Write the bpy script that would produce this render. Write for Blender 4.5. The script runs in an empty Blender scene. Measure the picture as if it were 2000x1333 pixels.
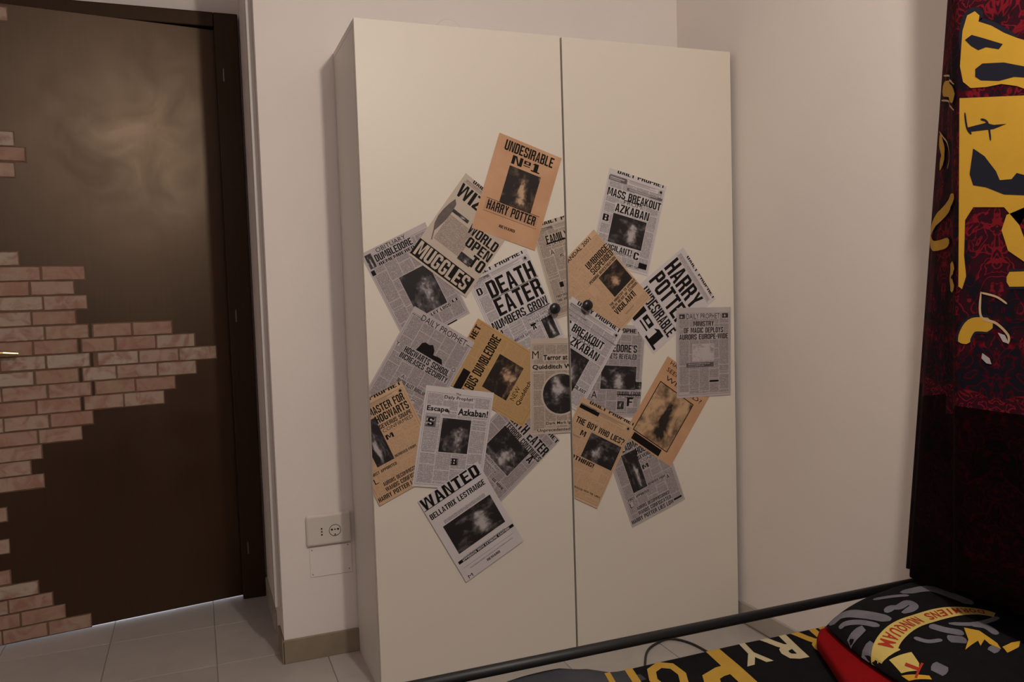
import bpy, bmesh, math, random
from mathutils import Vector, Matrix
from mathutils.geometry import tessellate_polygon
PI = math.pi
random.seed(7)
SC = bpy.context.scene
C = SC.collection

# ------------------------------------------------------------------ camera
F = Vector((0.35896, 0.93154, -0.06036)); F.normalize()
R0 = F.cross(Vector((0, 0, 1))).normalized(); U0 = R0.cross(F)
ROLL = -0.0315
RX = R0*math.cos(ROLL) + U0*math.sin(ROLL)
UY = -R0*math.sin(ROLL) + U0*math.cos(ROLL)
cam_d = bpy.data.cameras.new('camera'); cam = bpy.data.objects.new('camera', cam_d); C.objects.link(cam)
cam_d.sensor_width = 36.0; cam_d.lens = 1602.09/2000*36.0
cam_d.clip_start = 0.02; cam_d.clip_end = 60
M = Matrix.Identity(4)
for i, v in enumerate((RX, UY, -F)):
    for j in range(3): M[j][i] = v[j]
M.translation = Vector((-0.4622, -2.3732, 1.1948))
cam.matrix_world = M
SC.camera = cam

# ------------------------------------------------------------------ world, lamp, exposure
W = bpy.data.worlds.new('world'); SC.world = W; W.use_nodes = True
W.node_tree.nodes['Background'].inputs[0].default_value = (0.76, 0.77, 1.0, 1)
W.node_tree.nodes['Background'].inputs[1].default_value = 1.5
SC.view_settings.view_transform = 'Standard'; SC.view_settings.look = 'None'
SC.view_settings.gamma = 1.0; SC.view_settings.use_curve_mapping = False
SC.view_settings.exposure = 0.12
LAMP = (0.27, -2.05, 2.32)
ld = bpy.data.lights.new('ceiling_lamp_light', 'POINT'); ld.energy = 61; ld.color = (1.0, 0.91, 0.81); ld.shadow_soft_size = 0.05
lo = bpy.data.objects.new('ceiling_lamp_light', ld); C.objects.link(lo); lo.location = LAMP

# ------------------------------------------------------------------ helpers
def tag(o, label=None, cat=None, group=None, kind=None):
    if label: o['label'] = label
    if cat: o['category'] = cat
    if group: o['group'] = group
    if kind: o['kind'] = kind
    return o
def empty(name, loc=(0, 0, 0), label=None, cat=None, group=None, kind=None):
    o = bpy.data.objects.new(name, None); C.objects.link(o); o.location = loc; o.empty_display_size = .05
    return tag(o, label, cat, group, kind)
def link(name, bm, mats, parent=None, smooth=False):
    me = bpy.data.meshes.new(name); bm.to_mesh(me); bm.free()
    for m in (mats if isinstance(mats, (list, tuple)) else [mats]): me.materials.append(m)
    if smooth:
        for p in me.polygons: p.use_smooth = True
    o = bpy.data.objects.new(name, me); C.objects.link(o)
    if parent:
        o.parent = parent
        o.matrix_parent_inverse = Matrix.Translation(-Vector(parent.location)) if parent.type == 'EMPTY' else Matrix.Identity(4)
    return o
def box(bm, x0, x1, y0, y1, z0, z1, bev=0.0, mi=0, M=None, seg=2):
    vs = [bm.verts.new((x, y, z)) for x in (x0, x1) for y in (y0, y1) for z in (z0, z1)]
    idx = ((0,1,3,2),(4,6,7,5),(0,4,5,1),(2,3,7,6),(0,2,6,4),(1,5,7,3))
    fs = [bm.faces.new([vs[i] for i in f]) for f in idx]
    for f in fs: f.material_index = mi
    if bev > 0:
        es = list({e for f in fs for e in f.edges})
        r = bmesh.ops.bevel(bm, geom=es, offset=bev, segments=seg, affect='EDGES', profile=.5, clamp_overlap=True)
        for f in r['faces']: f.material_index = mi
        vs = list({v for f in fs if f.is_valid for v in f.verts} | {v for f in r['faces'] for v in f.verts})
    bm.normal_update()
    if M is not None: bmesh.ops.transform(bm, matrix=M, verts=vs)
    return vs
def bbox_obj(name, d, mats, parent=None, bev=0.0, M=None):
    bm = bmesh.new(); box(bm, *d, bev=bev, M=M); bmesh.ops.recalc_face_normals(bm, faces=bm.faces)
    return link(name, bm, mats, parent)
def tube(bm, pts, r, n=12, caps=True):
    pts = [Vector(p) for p in pts]; rings = []
    for i, p in enumerate(pts):
        d = (pts[min(i+1, len(pts)-1)] - pts[max(i-1, 0)]).normalized()
        a = Vector((0, 0, 1)) if abs(d.z) < .9 else Vector((0, 1, 0))
        u = d.cross(a).normalized(); v = d.cross(u)
        rr = r[i] if isinstance(r, (list, tuple)) else r
        rings.append([bm.verts.new(p + u*math.cos(2*PI*k/n)*rr + v*math.sin(2*PI*k/n)*rr) for k in range(n)])
    for a, b in zip(rings, rings[1:]):
        for k in range(n): bm.faces.new((a[k], a[(k+1) % n], b[(k+1) % n], b[k]))
    if caps:
        bm.faces.new(rings[0]); bm.faces.new(rings[-1][::-1])
    bmesh.ops.recalc_face_normals(bm, faces=bm.faces)
def lathe(bm, prof, n=32, M=None):
    """profile of (radius, height) spun about local z"""
    rings = []
    for r, h in prof:
        if r < 1e-6: rings.append([bm.verts.new((0, 0, h))])
        else: rings.append([bm.verts.new((r*math.cos(2*PI*k/n), r*math.sin(2*PI*k/n), h)) for k in range(n)])
    for a, b in zip(rings, rings[1:]):
        for k in range(n):
            k2 = (k+1) % n
            if len(a) == 1 and len(b) == 1: continue
            if len(a) == 1: bm.faces.new((a[0], b[k], b[k2]))
            elif len(b) == 1: bm.faces.new((a[k], a[k2], b[0]))
            else: bm.faces.new((a[k], a[k2], b[k2], b[k]))
    bmesh.ops.recalc_face_normals(bm, faces=bm.faces)
    if M is not None: bmesh.ops.transform(bm, matrix=M, verts=[v for r in rings for v in r])
FACE_FRONT = Matrix.Rotation(PI/2, 4, 'X')      # local +z -> world -y

# ------------------------------------------------------------------ materials
class NT:
    def __init__(s, name):
        s.m = bpy.data.materials.new(name); s.m.use_nodes = True; s.t = s.m.node_tree
        s.b = s.t.nodes['Principled BSDF']
    def n(s, k, **kw):
        o = s.t.nodes.new(k)
        for a, v in kw.items():
            if a in o.inputs: o.inputs[a].default_value = v
            else: setattr(o, a, v)
        return o
    def l(s, a, b): s.t.links.new(a, b)
    def inp(s, nm, v): s.b.inputs[nm].default_value = v
    def math(s, op, a, b=None, c=None):
        o = s.t.nodes.new('ShaderNodeMath'); o.operation = op
        for i, v in enumerate((a, b, c)):
            if v is None: continue
            if isinstance(v, (int, float)): o.inputs[i].default_value = v
            else: s.l(v, o.inputs[i])
        return o.outputs[0]
    def mix(s, f, a, b):
        o = s.t.nodes.new('ShaderNodeMix'); o.data_type = 'RGBA'
        for i, v in ((0, f), (6, a), (7, b)):
            if isinstance(v, (int, float)): o.inputs[i].default_value = v
            elif isinstance(v, tuple): o.inputs[i].default_value = (*v, 1) if len(v) == 3 else v
            else: s.l(v, o.inputs[i])
        return o.outputs[2]
    def ramp(s, f, stops):
        o = s.t.nodes.new('ShaderNodeValToRGB'); e = o.color_ramp.elements
        while len(e) < len(stops): e.new(.5)
        for k, (p, c) in zip(e, stops): k.position = p; k.color = (*c, 1) if len(c) == 3 else c
        s.l(f, o.inputs[0]); return o.outputs[0]
    def coord(s, which='Object', scale=None):
        o = s.t.nodes.new('ShaderNodeTexCoord').outputs[which]
        if scale:
            mp = s.t.nodes.new('ShaderNodeMapping'); mp.inputs['Scale'].default_value = scale
            s.l(o, mp.inputs[0]); o = mp.outputs[0]
        return o
    def noise(s, co, scale, detail=3, dist=0.0, rough=.5):
        o = s.n('ShaderNodeTexNoise'); o.inputs['Scale'].default_value = scale; o.inputs['Detail'].default_value = detail
        o.inputs['Distortion'].default_value = dist; o.inputs['Roughness'].default_value = rough
        s.l(co, o.inputs['Vector']); return o.outputs[0]
    def bump(s, h, st=.2, d=.002):
        o = s.n('ShaderNodeBump'); o.inputs['Strength'].default_value = st; o.inputs['Distance'].default_value = d
        s.l(h, o.inputs['Height']); s.l(o.outputs[0], s.b.inputs['Normal'])
def plain(name, col, rough=.6, var=.06, scale=6., bump=0., spec=.4, metal=0., bscale=None, bd=.002):
    t = NT(name); co = t.coord()
    c2 = tuple(c*(1-var*2) for c in col)
    t.l(t.mix(t.noise(co, scale, 4), c2, col), t.b.inputs['Base Color'])
    t.inp('Roughness', rough); t.inp('Specular IOR Level', spec); t.inp('Metallic', metal)
    if bump: t.bump(t.noise(co, bscale or scale*8, 4), bump, bd)
    return t.m
def plaster():
    t = NT('wall_plaster'); co = t.coord()
    t.l(t.ramp(t.noise(co, 1.7, 4), [(.3, (.745, .675, .63)), (.7, (.79, .715, .665))]), t.b.inputs['Base Color'])
    t.inp('Roughness', .75); t.inp('Specular IOR Level', .25)
    t.bump(t.noise(co, 55, 5), .18, .003)
    return t.m
def wood(name, dark, light, r0=.35, r1=.45):
    t = NT(name); co = t.coord(scale=(9, 9, .55)); cs = t.coord(scale=(1, 1, 1))
    g = t.noise(co, 6, 6, 1.2, .65)
    t.l(t.ramp(g, [(.3, dark), (.72, light)]), t.b.inputs['Base Color'])
    sm = t.noise(cs, 5.5, 5, .9)                       # wiped smears in the varnish
    rr = t.math('MULTIPLY_ADD', sm, (r1-r0)*2.2, r0-(r1-r0)*.6)
    t.l(rr, t.b.inputs['Roughness']); t.inp('Specular IOR Level', .85); t.inp('Specular Tint', (1, .72, .50, 1))
    t.bump(t.noise(co, 14, 5), .05, .001)
    return t.m
def tile_mat():
    t = NT('floor_tile'); co = t.coord()
    a = t.noise(co, 5, 6, .8, .6); oi = t.n('ShaderNodeObjectInfo')
    c = t.ramp(a, [(.25, (.37, .33, .30)), (.5, (.425, .385, .35)), (.75, (.465, .42, .38))])
    c = t.mix(t.math('MULTIPLY', oi.outputs['Random'], .22), c, (.26, .23, .22))
    t.l(c, t.b.inputs['Base Color'])
    t.inp('Roughness', .38); t.inp('Specular IOR Level', .45); t.bump(t.noise(co, 9, 3), .03, .002)
    return t.m
def brick_mat():
    t = NT('brick_face'); co = t.coord(); oi = t.n('ShaderNodeObjectInfo'); rnd = oi.outputs['Random']
    off = t.n('ShaderNodeVectorMath'); off.operation = 'ADD'; t.l(co, off.inputs[0])
    cb = t.n('ShaderNodeCombineXYZ'); t.l(t.math('MULTIPLY', rnd, 37.), cb.inputs[0]); t.l(t.math('MULTIPLY', rnd, 11.), cb.inputs[2]); t.l(cb.outputs[0], off.inputs[1])
    v = off.outputs[0]
    base = t.ramp(rnd, [(0, (.33, .19, .135)), (.3, (.36, .225, .165)), (.55, (.38, .265, .20)), (.8, (.40, .30, .235)), (1, (.42, .335, .27))])
    c = t.mix(t.ramp(t.noise(v, 16, 5, 1.5), [(.46, (0, 0, 0)), (.66, (.85, .85, .85))]), base, (.28, .135, .09))
    c = t.mix(t.ramp(t.noise(v, 9, 4), [(.5, (0, 0, 0)), (.8, (.7, .7, .7))]), c, (.38, .31, .21))
    t.l(c, t.b.inputs['Base Color']); t.inp('Roughness', .6); t.inp('Specular IOR Level', .3)
    t.bump(t.noise(v, 60, 5, 1.), .35, .003)
    return t.m
def paper_mat(name, col, col2, stain=.0):
    t = NT(name); co = t.coord('UV')
    f = t.noise(co, 9, 5, .5)
    t.l(t.ramp(f, [(.3, col2), (.7, col)]), t.b.inputs['Base Color'])
    t.inp('Roughness', .55); t.inp('Specular IOR Level', .3)
    return t.m
def newsprint_mat(name, paper, ink, lo=.40, hi=.5):
    """tiny lines of type: rows across v, broken into words along u (UV in metres)"""
    t = NT(name); co = t.coord('UV')
    sp = t.n('ShaderNodeSeparateXYZ'); t.l(co, sp.inputs[0])
    row = t.math('FRACT', t.math('MULTIPLY', sp.outputs[1], 1/.0030))
    line = t.math('LESS_THAN', row, .62)
    ri = t.math('FLOOR', t.math('MULTIPLY', sp.outputs[1], 1/.0030))
    cb = t.n('ShaderNodeCombineXYZ'); t.l(t.math('MULTIPLY', sp.outputs[0], 560.), cb.inputs[0]); t.l(t.math('MULTIPLY', ri, 7.31), cb.inputs[1])
    w = t.noise(cb.outputs[0], 1., 2, 0, .6)
    f = t.math('MULTIPLY', line, t.ramp(w, [(lo, (0, 0, 0)), (hi, (1, 1, 1))]))
    t.l(t.mix(t.math('MULTIPLY', f, .72), paper, ink), t.b.inputs['Base Color'])
    t.inp('Roughness', .55); t.inp('Specular IOR Level', .3)
    return t.m
def photo_mat(name, dark, mid, light, bias=0.):
    """printed half-tone picture: clouded tones with one soft pale patch, no subject"""
    t = NT(name); co = t.coord('UV')
    sp = t.n('ShaderNodeSeparateXYZ'); t.l(co, sp.inputs[0])
    fx = t.math('SUBTRACT', t.math('FRACT', sp.outputs[0]), .5); fy = t.math('SUBTRACT', t.math('FRACT', sp.outputs[1]), .5)
    oi = t.math('MULTIPLY', t.math('SINE', t.math('MULTIPLY', t.math('FLOOR', sp.outputs[0]), 12.9)), .13)
    fx = t.math('SUBTRACT', fx, oi); fy = t.math('ADD', fy, .10)
    d = t.math('SQRT', t.math('ADD', t.math('MULTIPLY', t.math('MULTIPLY', fx, fx), 11.), t.math('MULTIPLY', t.math('MULTIPLY', fy, fy), 3.4)))
    n = t.noise(co, 2.7, 4, .5)
    n2 = t.noise(co, 9, 4, .3)
    f = t.math('ADD', t.math('MULTIPLY', n, 1.0), t.math('MULTIPLY', n2, .42))
    f = t.math('SUBTRACT', t.math('ADD', f, bias), t.math('MULTIPLY', t.math('MINIMUM', d, .75), .55))
    t.l(t.ramp(f, [(.30, dark), (.46, mid), (.62, light)]), t.b.inputs['Base Color'])
    t.inp('Roughness', .5); t.inp('Specular IOR Level', .3)
    return t.m
def damask_mat(name, bg, fg, hot, mixz=True):
    """mirrored scroll pattern woven on the cloth (UV in metres)"""
    t = NT(name); co = t.coord('UV')
    sp = t.n('ShaderNodeSeparateXYZ'); t.l(co, sp.inputs[0])
    u = t.math('PINGPONG', sp.outputs[0], .11); v = t.math('MULTIPLY', sp.outputs[1], 1.)
    cb = t.n('ShaderNodeCombineXYZ'); t.l(u, cb.inputs[0]); t.l(v, cb.inputs[1])
    n = t.noise(cb.outputs[0], 24, 2, 1.8, .4)
    a = t.math('ABSOLUTE', t.math('SUBTRACT', n, .5))
    k = t.ramp(a, [(.020, (1, 1, 1)), (.040, (0, 0, 0))])
    big = t.ramp(t.noise(cb.outputs[0], 9, 2, .8), [(.47, (0, 0, 0)), (.53, (1, 1, 1))])
    c = t.mix(t.math('MULTIPLY', t.math('MAXIMUM', k, t.math('MULTIPLY', big, .75)), t.math('MAXIMUM', k, .55)), bg, fg)
    c = t.mix(t.math('MULTIPLY', k, big), c, hot)
    t.l(c, t.b.inputs['Base Color']); t.inp('Roughness', .95); t.inp('Specular IOR Level', .04)
    t.bump(t.noise(t.coord(), 260, 3), .25, .001)
    return t.m

M_WALL = plaster()
M_CEIL = plain('ceiling_paint', (.72, .69, .65), .8, .02, 2)
M_CREAM = plain('wardrobe_laminate', (.71, .64, .545), .42, .012, 3, .03, .35)
M_SIDE = plain('wardrobe_side_laminate', (.66, .61, .56), .5, .012, 3, .03, .35)
M_DARKGAP = plain('raw_edge_board', (.10, .075, .055), .8, .1, 20)
M_BLACKP = plain('black_plastic', (.012, .012, .013), .28, .1, 12, 0, .5)
M_BLACKM = plain('black_painted_steel', (.013, .013, .014), .5, .15, 14, .04, .5)
M_WOOD = wood('dark_varnished_wood', (.010, .0028, .001), (.022, .0075, .0025))
M_FRAME = wood('door_frame_wood', (.010, .0035, .0013), (.022, .009, .0035), .48, .56)
M_FRAME.node_tree.nodes['Principled BSDF'].inputs['Specular IOR Level'].default_value = .45
M_WHITE = plain('white_painted_trim', (.62, .565, .52), .5, .03, 8)
M_PLATE = plain('white_socket_plastic', (.66, .60, .54), .35, .02, 10)
M_HOLE = plain('socket_hole', (.01, .008, .008), .6)
M_SCREW = plain('dull_screw_metal', (.22, .19, .17), .4, .1, 30, 0, .5, .8)
M_STEEL = plain('hinge_steel', (.16, .15, .14), .4, .1, 30, 0, .5, .9)
M_BRASS = plain('brass', (.62, .47, .24), .25, .06, 20, 0, .5, 1.)
M_TILE = tile_mat(); M_GROUT = plain('grout', (.30, .265, .235), .8, .1, 30)
M_SKIRT = plain('skirting_stone', (.31, .245, .17), .5, .22, 14, .1, .4)
M_SKIRT2 = plain('skirting_stone_pale', (.44, .39, .33), .5, .12, 9, .1, .4)
M_BRICK = brick_mat(); M_MORTAR = plain('brick_mortar', (.20, .115, .07), .8, .25, 24, .2)
M_INK = plain('printing_ink', (.0095, .007, .006), .6, .1, 40, 0, .15)
M_INKSOFT = plain('printing_ink_grey', (.13, .11, .11), .5, .1, 40)
M_PENINK = plain('brown_drawing_ink', (.16, .115, .105), .5, .35, 60)
PAPER = {
 'white': (paper_mat('paper_white', (.60, .55, .55), (.55, .50, .49)), newsprint_mat('print_white', (.52, .47, .47), (.10, .08, .09))),
 'grey': (paper_mat('paper_grey', (.47, .41, .40), (.40, .35, .345)), newsprint_mat('print_grey', (.40, .34, .335), (.08, .06, .065))),
 'beige_grey': (paper_mat('paper_beige_grey', (.52, .43, .35), (.46, .37, .30)), newsprint_mat('print_beige_grey', (.44, .35, .29), (.10, .07, .06))),
 'beige': (paper_mat('paper_beige', (.58, .385, .235), (.50, .32, .19)), newsprint_mat('print_beige', (.52, .335, .20), (.20, .12, .07), .52, .62)),
 'tan': (paper_mat('paper_tan', (.45, .24, .115), (.50, .33, .12)), newsprint_mat('print_tan', (.44, .27, .12), (.20, .11, .06), .55, .65)),
 'orange': (paper_mat('paper_orange', (.58, .34, .195), (.47, .25, .13)), newsprint_mat('print_orange', (.56, .33, .19), (.12, .06, .04))),
}
PHOTO = {
 'photo': photo_mat('picture_grey', (.018, .015, .015), (.10, .085, .085), (.42, .37, .37)),
 'photo_tan': photo_mat('picture_tan', (.018, .012, .010), (.10, .06, .04), (.48, .32, .20)),
 'photo_tanlight': photo_mat('picture_tan_light', (.52, .33, .19), (.26, .16, .09), (.022, .016, .012), .10),
 'photo_light': photo_mat('picture_pale', (.10, .08, .08), (.30, .26, .26), (.46, .40, .40), .30),
}
# printed sheets: kind, label, door, order, paper, layout, centre (x, z), tilt, prints in mm
SHEETS = [
 ['wanted_poster', 'orange-tan wanted poster headed UNDESIRABLE, topmost on the left door', 'L', 5, 'orange', 'plain', [0.4852, 1.4995], -19.2, [['T', 'UNDESIRABLE', 'b', 24, 6, 168, 32], ['T', 'Nº1', 'b', 58, 44, 98, 27], ['P', 'photo_tan', 56.7, 78.1, 108.5, 119.9], ['T', 'HARRY POTTER', 'b', 22, 200, 166, 29], ['T', 'REWARD', 'k', 78, 262, 54, 9], ['R', 'ink', 15, 196, 182, 1.6], ['N', 15, 202, 180, 30], ['R', 'ink', 15, 236, 182, 1]]],
 ['newspaper_page', 'grey page reading WORLD OPEN TO with a feather sketch, tucked under the orange-tan poster', 'L', 4, 'beige_grey', 'plain', [0.3133, 1.3672], -37.5, [['T', 'WIZARD', 'b', 6, 24, 190, 44], ['T', 'WORLD', 'b', 100, 106, 108, 31], ['T', 'OPEN', 'b', 117, 142, 91, 32], ['T', 'TO', 'b', 160, 179, 48, 38], ['R', 'ink', -7.2, 239.4, 211.5, 55.1], ['T', 'MUGGLES', 'cream', 3.3, 242.7, 191.1, 46.8], ['P', 'photo', 28.2, 105.8, 59.6, 10.7], ['P', 'photo', 120.7, 195.2, 46.3, 25.8], ['N', 28.1, 126.1, 96.0, 88.5], ['F', [[15.4, 79.2], [8.7, 98.7], [3.0, 125.4], [1.0, 151.2], [4.7, 176.5], [13.1, 194.1], [24.5, 223.3], [27.2, 222.5], [17.3, 194.9], [20.8, 182.1], [26.9, 153.3], [29.7, 116.7], [26.8, 90.6]]], ['N', 10, 8, 150, 8], ['R', 'ink', 6, 18, 198, 0.8], ['T', 'DAILY PROPHET', 'k', 30, -8, 150, 14]]],
 ['newspaper_page', 'tilted grey OBITUARY page at the far left edge of the wardrobe', 'L', 0, 'grey', 'cols', [0.1547, 1.2234], 25.3, [['T', 'OBITUARY', 'l', 42, 0, 98, 13], ['T', 'DUMBLEDORE', 'b', 30, 16, 122, 21], ['T', 'REMEMBERED', 'k', 33, 41, 118, 9], ['P', 'photo', 66.6, 106.5, 98.9, 131.8], ['P', 'photo', 4.2, 5.8, 20.6, 42.8], ['T', 'I', 'k', 0.3, 53.7, 12.1, 15.1], ['R', 'ink', 135.0, 296.9, 33.5, 7.6], ['T', 'LET LOSS', 'k', 104, 243, 68, 9], ['T', 'LI', 'k', 180, 238, 18, 9]]],
 ['newspaper_page', 'white page with huge headline ending NUMBERS GROW, left of the left knob', 'L', 3, 'white', 'cols', [0.4704, 1.1434], 23.9, [['T', 'DAILY PROPHET', 'k', 20, -9, 182, 15], ['T', 'DEATH', 'b', 44, 34, 166, 54], ['T', 'EATER', 'b', 44, 93, 166, 56], ['T', 'NUMBERS GROW', 'b', 8, 155, 202, 27], ['R', 'ink', 123.2, 182.9, 88.3, 3.0], ['T', 'MUGGLE FAMILY', 'l', 123.4, 197.4, 78.7, 10.2], ['T', 'MURDERED', 'l', 123, 212, 82, 10], ['T', 'D', 'k', 8.7, 40.4, 17.5, 21.9], ['T', 'A', 'k', 125.9, 218.8, 14.4, 18.0], ['P', 'photo', 162.2, 218.3, 39.3, 71.2], ['T', 'MINISTER SAYS', 'k', 50, 234, 66, 8], ['T', 'M', 'k', 14, 188, 18, 12]]],
 ['newspaper_page', 'narrow beige page reading FAMILY IN LATEST, cut off by the door gap', 'L', 2, 'beige_grey', 'cols', [0.6711, 1.2788], 15.5, [['T', 'DAILY PROPHET', 'k', 26, -8, 182, 14], ['T', 'FAMILY', 'b', 33.4, 40.1, 78.2, 25.4], ['T', 'IN LATEST DEATH', 'l', 30.4, 64.2, 117.0, 11.4], ['T', 'IS A', 'k', 66.6, 108.1, 26.1, 8.2], ['T', 'A', 'l', 35.9, 87.3, 14.5, 16.0], ['T', 'I', 'l', 37.3, 192.0, 14.0, 17.0], ['T', 'TROTTER', 'k', 12.6, 230.0, 42.6, 7.6], ['T', 'YOU ARE', 'k', 13.8, 243.1, 41.1, 7.3]]],
 ['newspaper_page', 'yellow-orange page whose headline runs steeply upward, above the TERROR CONTINUES page', 'L', 7, 'tan', 'tancols', [0.4117, 0.9419], 57.2, [['T', 'HET', 'b', 152, 0, 44, 20], ['T', 'ALBUS DUMBLEDORE', 'b', -11, 62, 209, 33], ['P', 'photo_tan', 40.6, 113.6, 115.5, 92.2], ['R', 'ink', -4.7, 33.5, 65.7, 25.8], ['T', 'Quidditch', 'k', 46, 238, 84, 17], ['T', 'NEW', 'l', 51.3, 213.3, 45.8, 16.8]]],
 ['newspaper_page', 'grey page headed TERROR CONTINUES below the orange page on the left door', 'L', 6, 'grey', 'cols', [0.4177, 0.7012], -50.1, [['T', 'DEATH EATER', 'b', 26, 42, 186, 32], ['T', 'TERROR CONTINUES', 'b', 46, 79, 166, 18], ['P', 'photo', 45.9, 97.1, 123.5, 100.9], ['T', 'PROPHET', 'k', 110, 0, 104, 13], ['T', 'A', 'k', 176.1, 98.2, 18.7, 23.4], ['T', 'MINISTRY FEARS', 'l', 70, 201, 70, 8], ['T', 'DEMENTORS', 'l', 80, 214, 60, 8], ['T', 'GO HOME', 'k', 140, 232, 52, 9]]],
 ['newspaper_page', 'grey page reading SCHOOL INCREASES SECURITY, below the obituary page', 'L', 8, 'grey', 'cols', [0.1556, 0.9736], -32.6, [['T', 'DAILY PROPHET', 'l', 32, 4, 160, 19], ['P', 'photo', 0.8, 17.1, 36.8, 1.7], ['P', 'photo', 192.9, 14.4, 33.5, 2.4], ['T', 'HOGWARTS SCHOOL', 'b', 34, 110, 156, 19], ['T', 'INCREASES SECURITY', 'b', 30, 132, 166, 17], ['T', 'DIAGON ALLEY BURGLAR', 'b', 60, 203, 96, 12], ['T', 'C', 'l', 126.1, 238.8, 13.4, 14.7], ['T', 'A', 'l', 65.5, 187.9, 11.0, 12.1], ['T', 'Y', 'l', 1.8, 109.2, 11.5, 12.6], ['T', 'O', 'l', 191.6, 95.1, 11.9, 13.1], ['F2', [[64.8, 106.1], [68.2, 94.0], [71.5, 79.1], [79.9, 72.9], [93.9, 73.6], [104.1, 67.8], [116.5, 81.2], [119.5, 94.1], [133.5, 92.0], [148.9, 92.2], [159.1, 106.9]]]]],
 ['newspaper_page', 'beige page reading MASTER FOR, cut by the left edge of the wardrobe', 'L', 10, 'beige', 'tancols', [0.0569, 0.7587], 23.3, [['T', 'DAILY PROPHET', 'k', 30, -9, 180, 14], ['T', 'HEADMASTER FOR', 'b', 38, 27, 162, 24], ['T', 'HOGWARTS', 'b', 96, 55, 106, 24], ['T', 'SEVERUS SNAPE', 'b', 96, 84, 106, 13], ['T', 'CONFIRMED', 'l', 100, 100, 100, 11], ['T', 'M', 'k', 100, 120, 24, 15], ['P', 'photo', 39.8, 57.5, 56.3, 137.0], ['T', 'FIRST APPOINTED', 'k', 12, 205, 84, 9], ['T', 'A', 'k', 173.8, 190.5, 9.9, 12.4], ['T', 'AURORS DECOMMISSIONED', 'b', 33, 243, 133, 12], ['T', 'WANDS CONFISCATED', 'b', 33, 260, 133, 13], ['T', 'HARRY POTTER LIES LOW', 'b', 0, 278, 170, 14], ['R', 'ink', 173.0, 279.8, 32.6, 6.1], ['T', 'REMOVED FROM', 'k', 100, 186, 70, 8], ['T', 'L', 'l', 12.3, 221.4, 12.4, 16.9]]],
 ['newspaper_page', 'grey page whose last line ends LIES LOW, lowest on the right door', 'R', 4, 'grey', 'cols', [0.9144, 0.5766], 18.9, [['T', 'DAILY PROPHET', 'k', 30, -9, 180, 14], ['T', 'HEADMASTER FOR', 'b', 38, 27, 162, 24], ['T', 'HOGWARTS', 'b', 96, 55, 106, 24], ['T', 'SEVERUS SNAPE', 'b', 96, 84, 106, 13], ['T', 'CONFIRMED', 'l', 100, 100, 100, 11], ['T', 'M', 'k', 100, 120, 24, 15], ['P', 'photo', 39.8, 57.5, 56.3, 137.0], ['T', 'FIRST APPOINTED', 'k', 12, 205, 84, 9], ['T', 'A', 'k', 173.8, 190.5, 9.9, 12.4], ['T', 'AURORS DECOMMISSIONED', 'b', 33, 243, 133, 12], ['T', 'WANDS CONFISCATED', 'b', 33, 260, 133, 13], ['T', 'HARRY POTTER LIES LOW', 'b', 0, 278, 170, 14], ['R', 'ink', 173.0, 279.8, 32.6, 6.1], ['T', 'REMOVED FROM', 'k', 100, 186, 70, 8], ['T', 'L', 'l', 12.3, 221.4, 12.4, 16.9]]],
 ['newspaper_page', 'upright page reading Terror at with a large dark disc picture beside the door gap', 'L', 9, 'beige_grey', 'cols', [0.6169, 0.8902], -1.8, [['T', 'M', 'l', 2.1, 35.9, 22.2, 24.4], ['T', 'Terror at', 'b', 40, 49, 84, 17], ['T', 'the', 'b', 134.5, 48.3, 30.1, 17.1], ['T', 'Quidditch World Cup', 'b', 3, 79, 228, 19], ['T', 'Dark Mark Ignites', 'k', 50, 262, 116, 12], ['T', 'Unprecedented Wizard', 'k', 20, 283, 174, 13], ['C', 102.6, 174.4, 64]]],
 ['newspaper_page', 'white page reading Escape from in gothic type, above the WANTED poster', 'L', 11, 'white', 'cols', [0.2514, 0.754], -10.4, [['T', 'The', 'k', 92.8, 9.5, 16.2, 6.7], ['T', 'Daily Prophet', 'k', 58, 20, 92, 13], ['T', 'Escape', 'b', 8, 55, 68, 20], ['T', 'from', 'l', 77.0, 65.1, 26.2, 7.2], ['T', 'Azkaban!', 'b', 107, 54, 97, 22], ['R', 'mid', 9.9, 87.3, 31.7, 31.9], ['T', 'S', 'k', 15.8, 90.9, 19.7, 24.6], ['P', 'photo', 61.3, 88.2, 92.1, 103.8], ['R', 'mid', 104.6, 207.6, 23.8, 21.8], ['T', 'B', 'k', 108.1, 208.3, 16.3, 20.4], ['O', 65.0, 29.2, 14], ['O', 146.8, 29.5, 14]]],
 ['wanted_poster', 'white WANTED poster, lowest on the left door', 'L', 12, 'white', 'plain', [0.2997, 0.4914], 27.8, [['T', 'WANTED', 'b', -1, -2, 204, 37], ['R', 'ink', -2.4, 34.5, 207.0, 2.3], ['T', 'BELLATRIX LESTRANGE', 'b', 3, 53, 198, 18], ['P', 'photo', 21.6, 107.8, 173.5, 103.8], ['R', 'ink', 5.5, 230.9, 206.7, 10.0], ['T', 'REWARD', 'k', 86, 278, 48, 8], ['T', 'M', 'l', 10, 286, 16, 11], ['T', 'APPROACH WITH EXTREME CAUTION', 'cream', 20, 232.6, 176, 6.6], ['N', 32, 93, 150, 12], ['N', 28, 228, 155, 14], ['R', 'ink', 10, 258, 190, 0.7], ['N', 30, 268, 160, 4]]],
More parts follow.
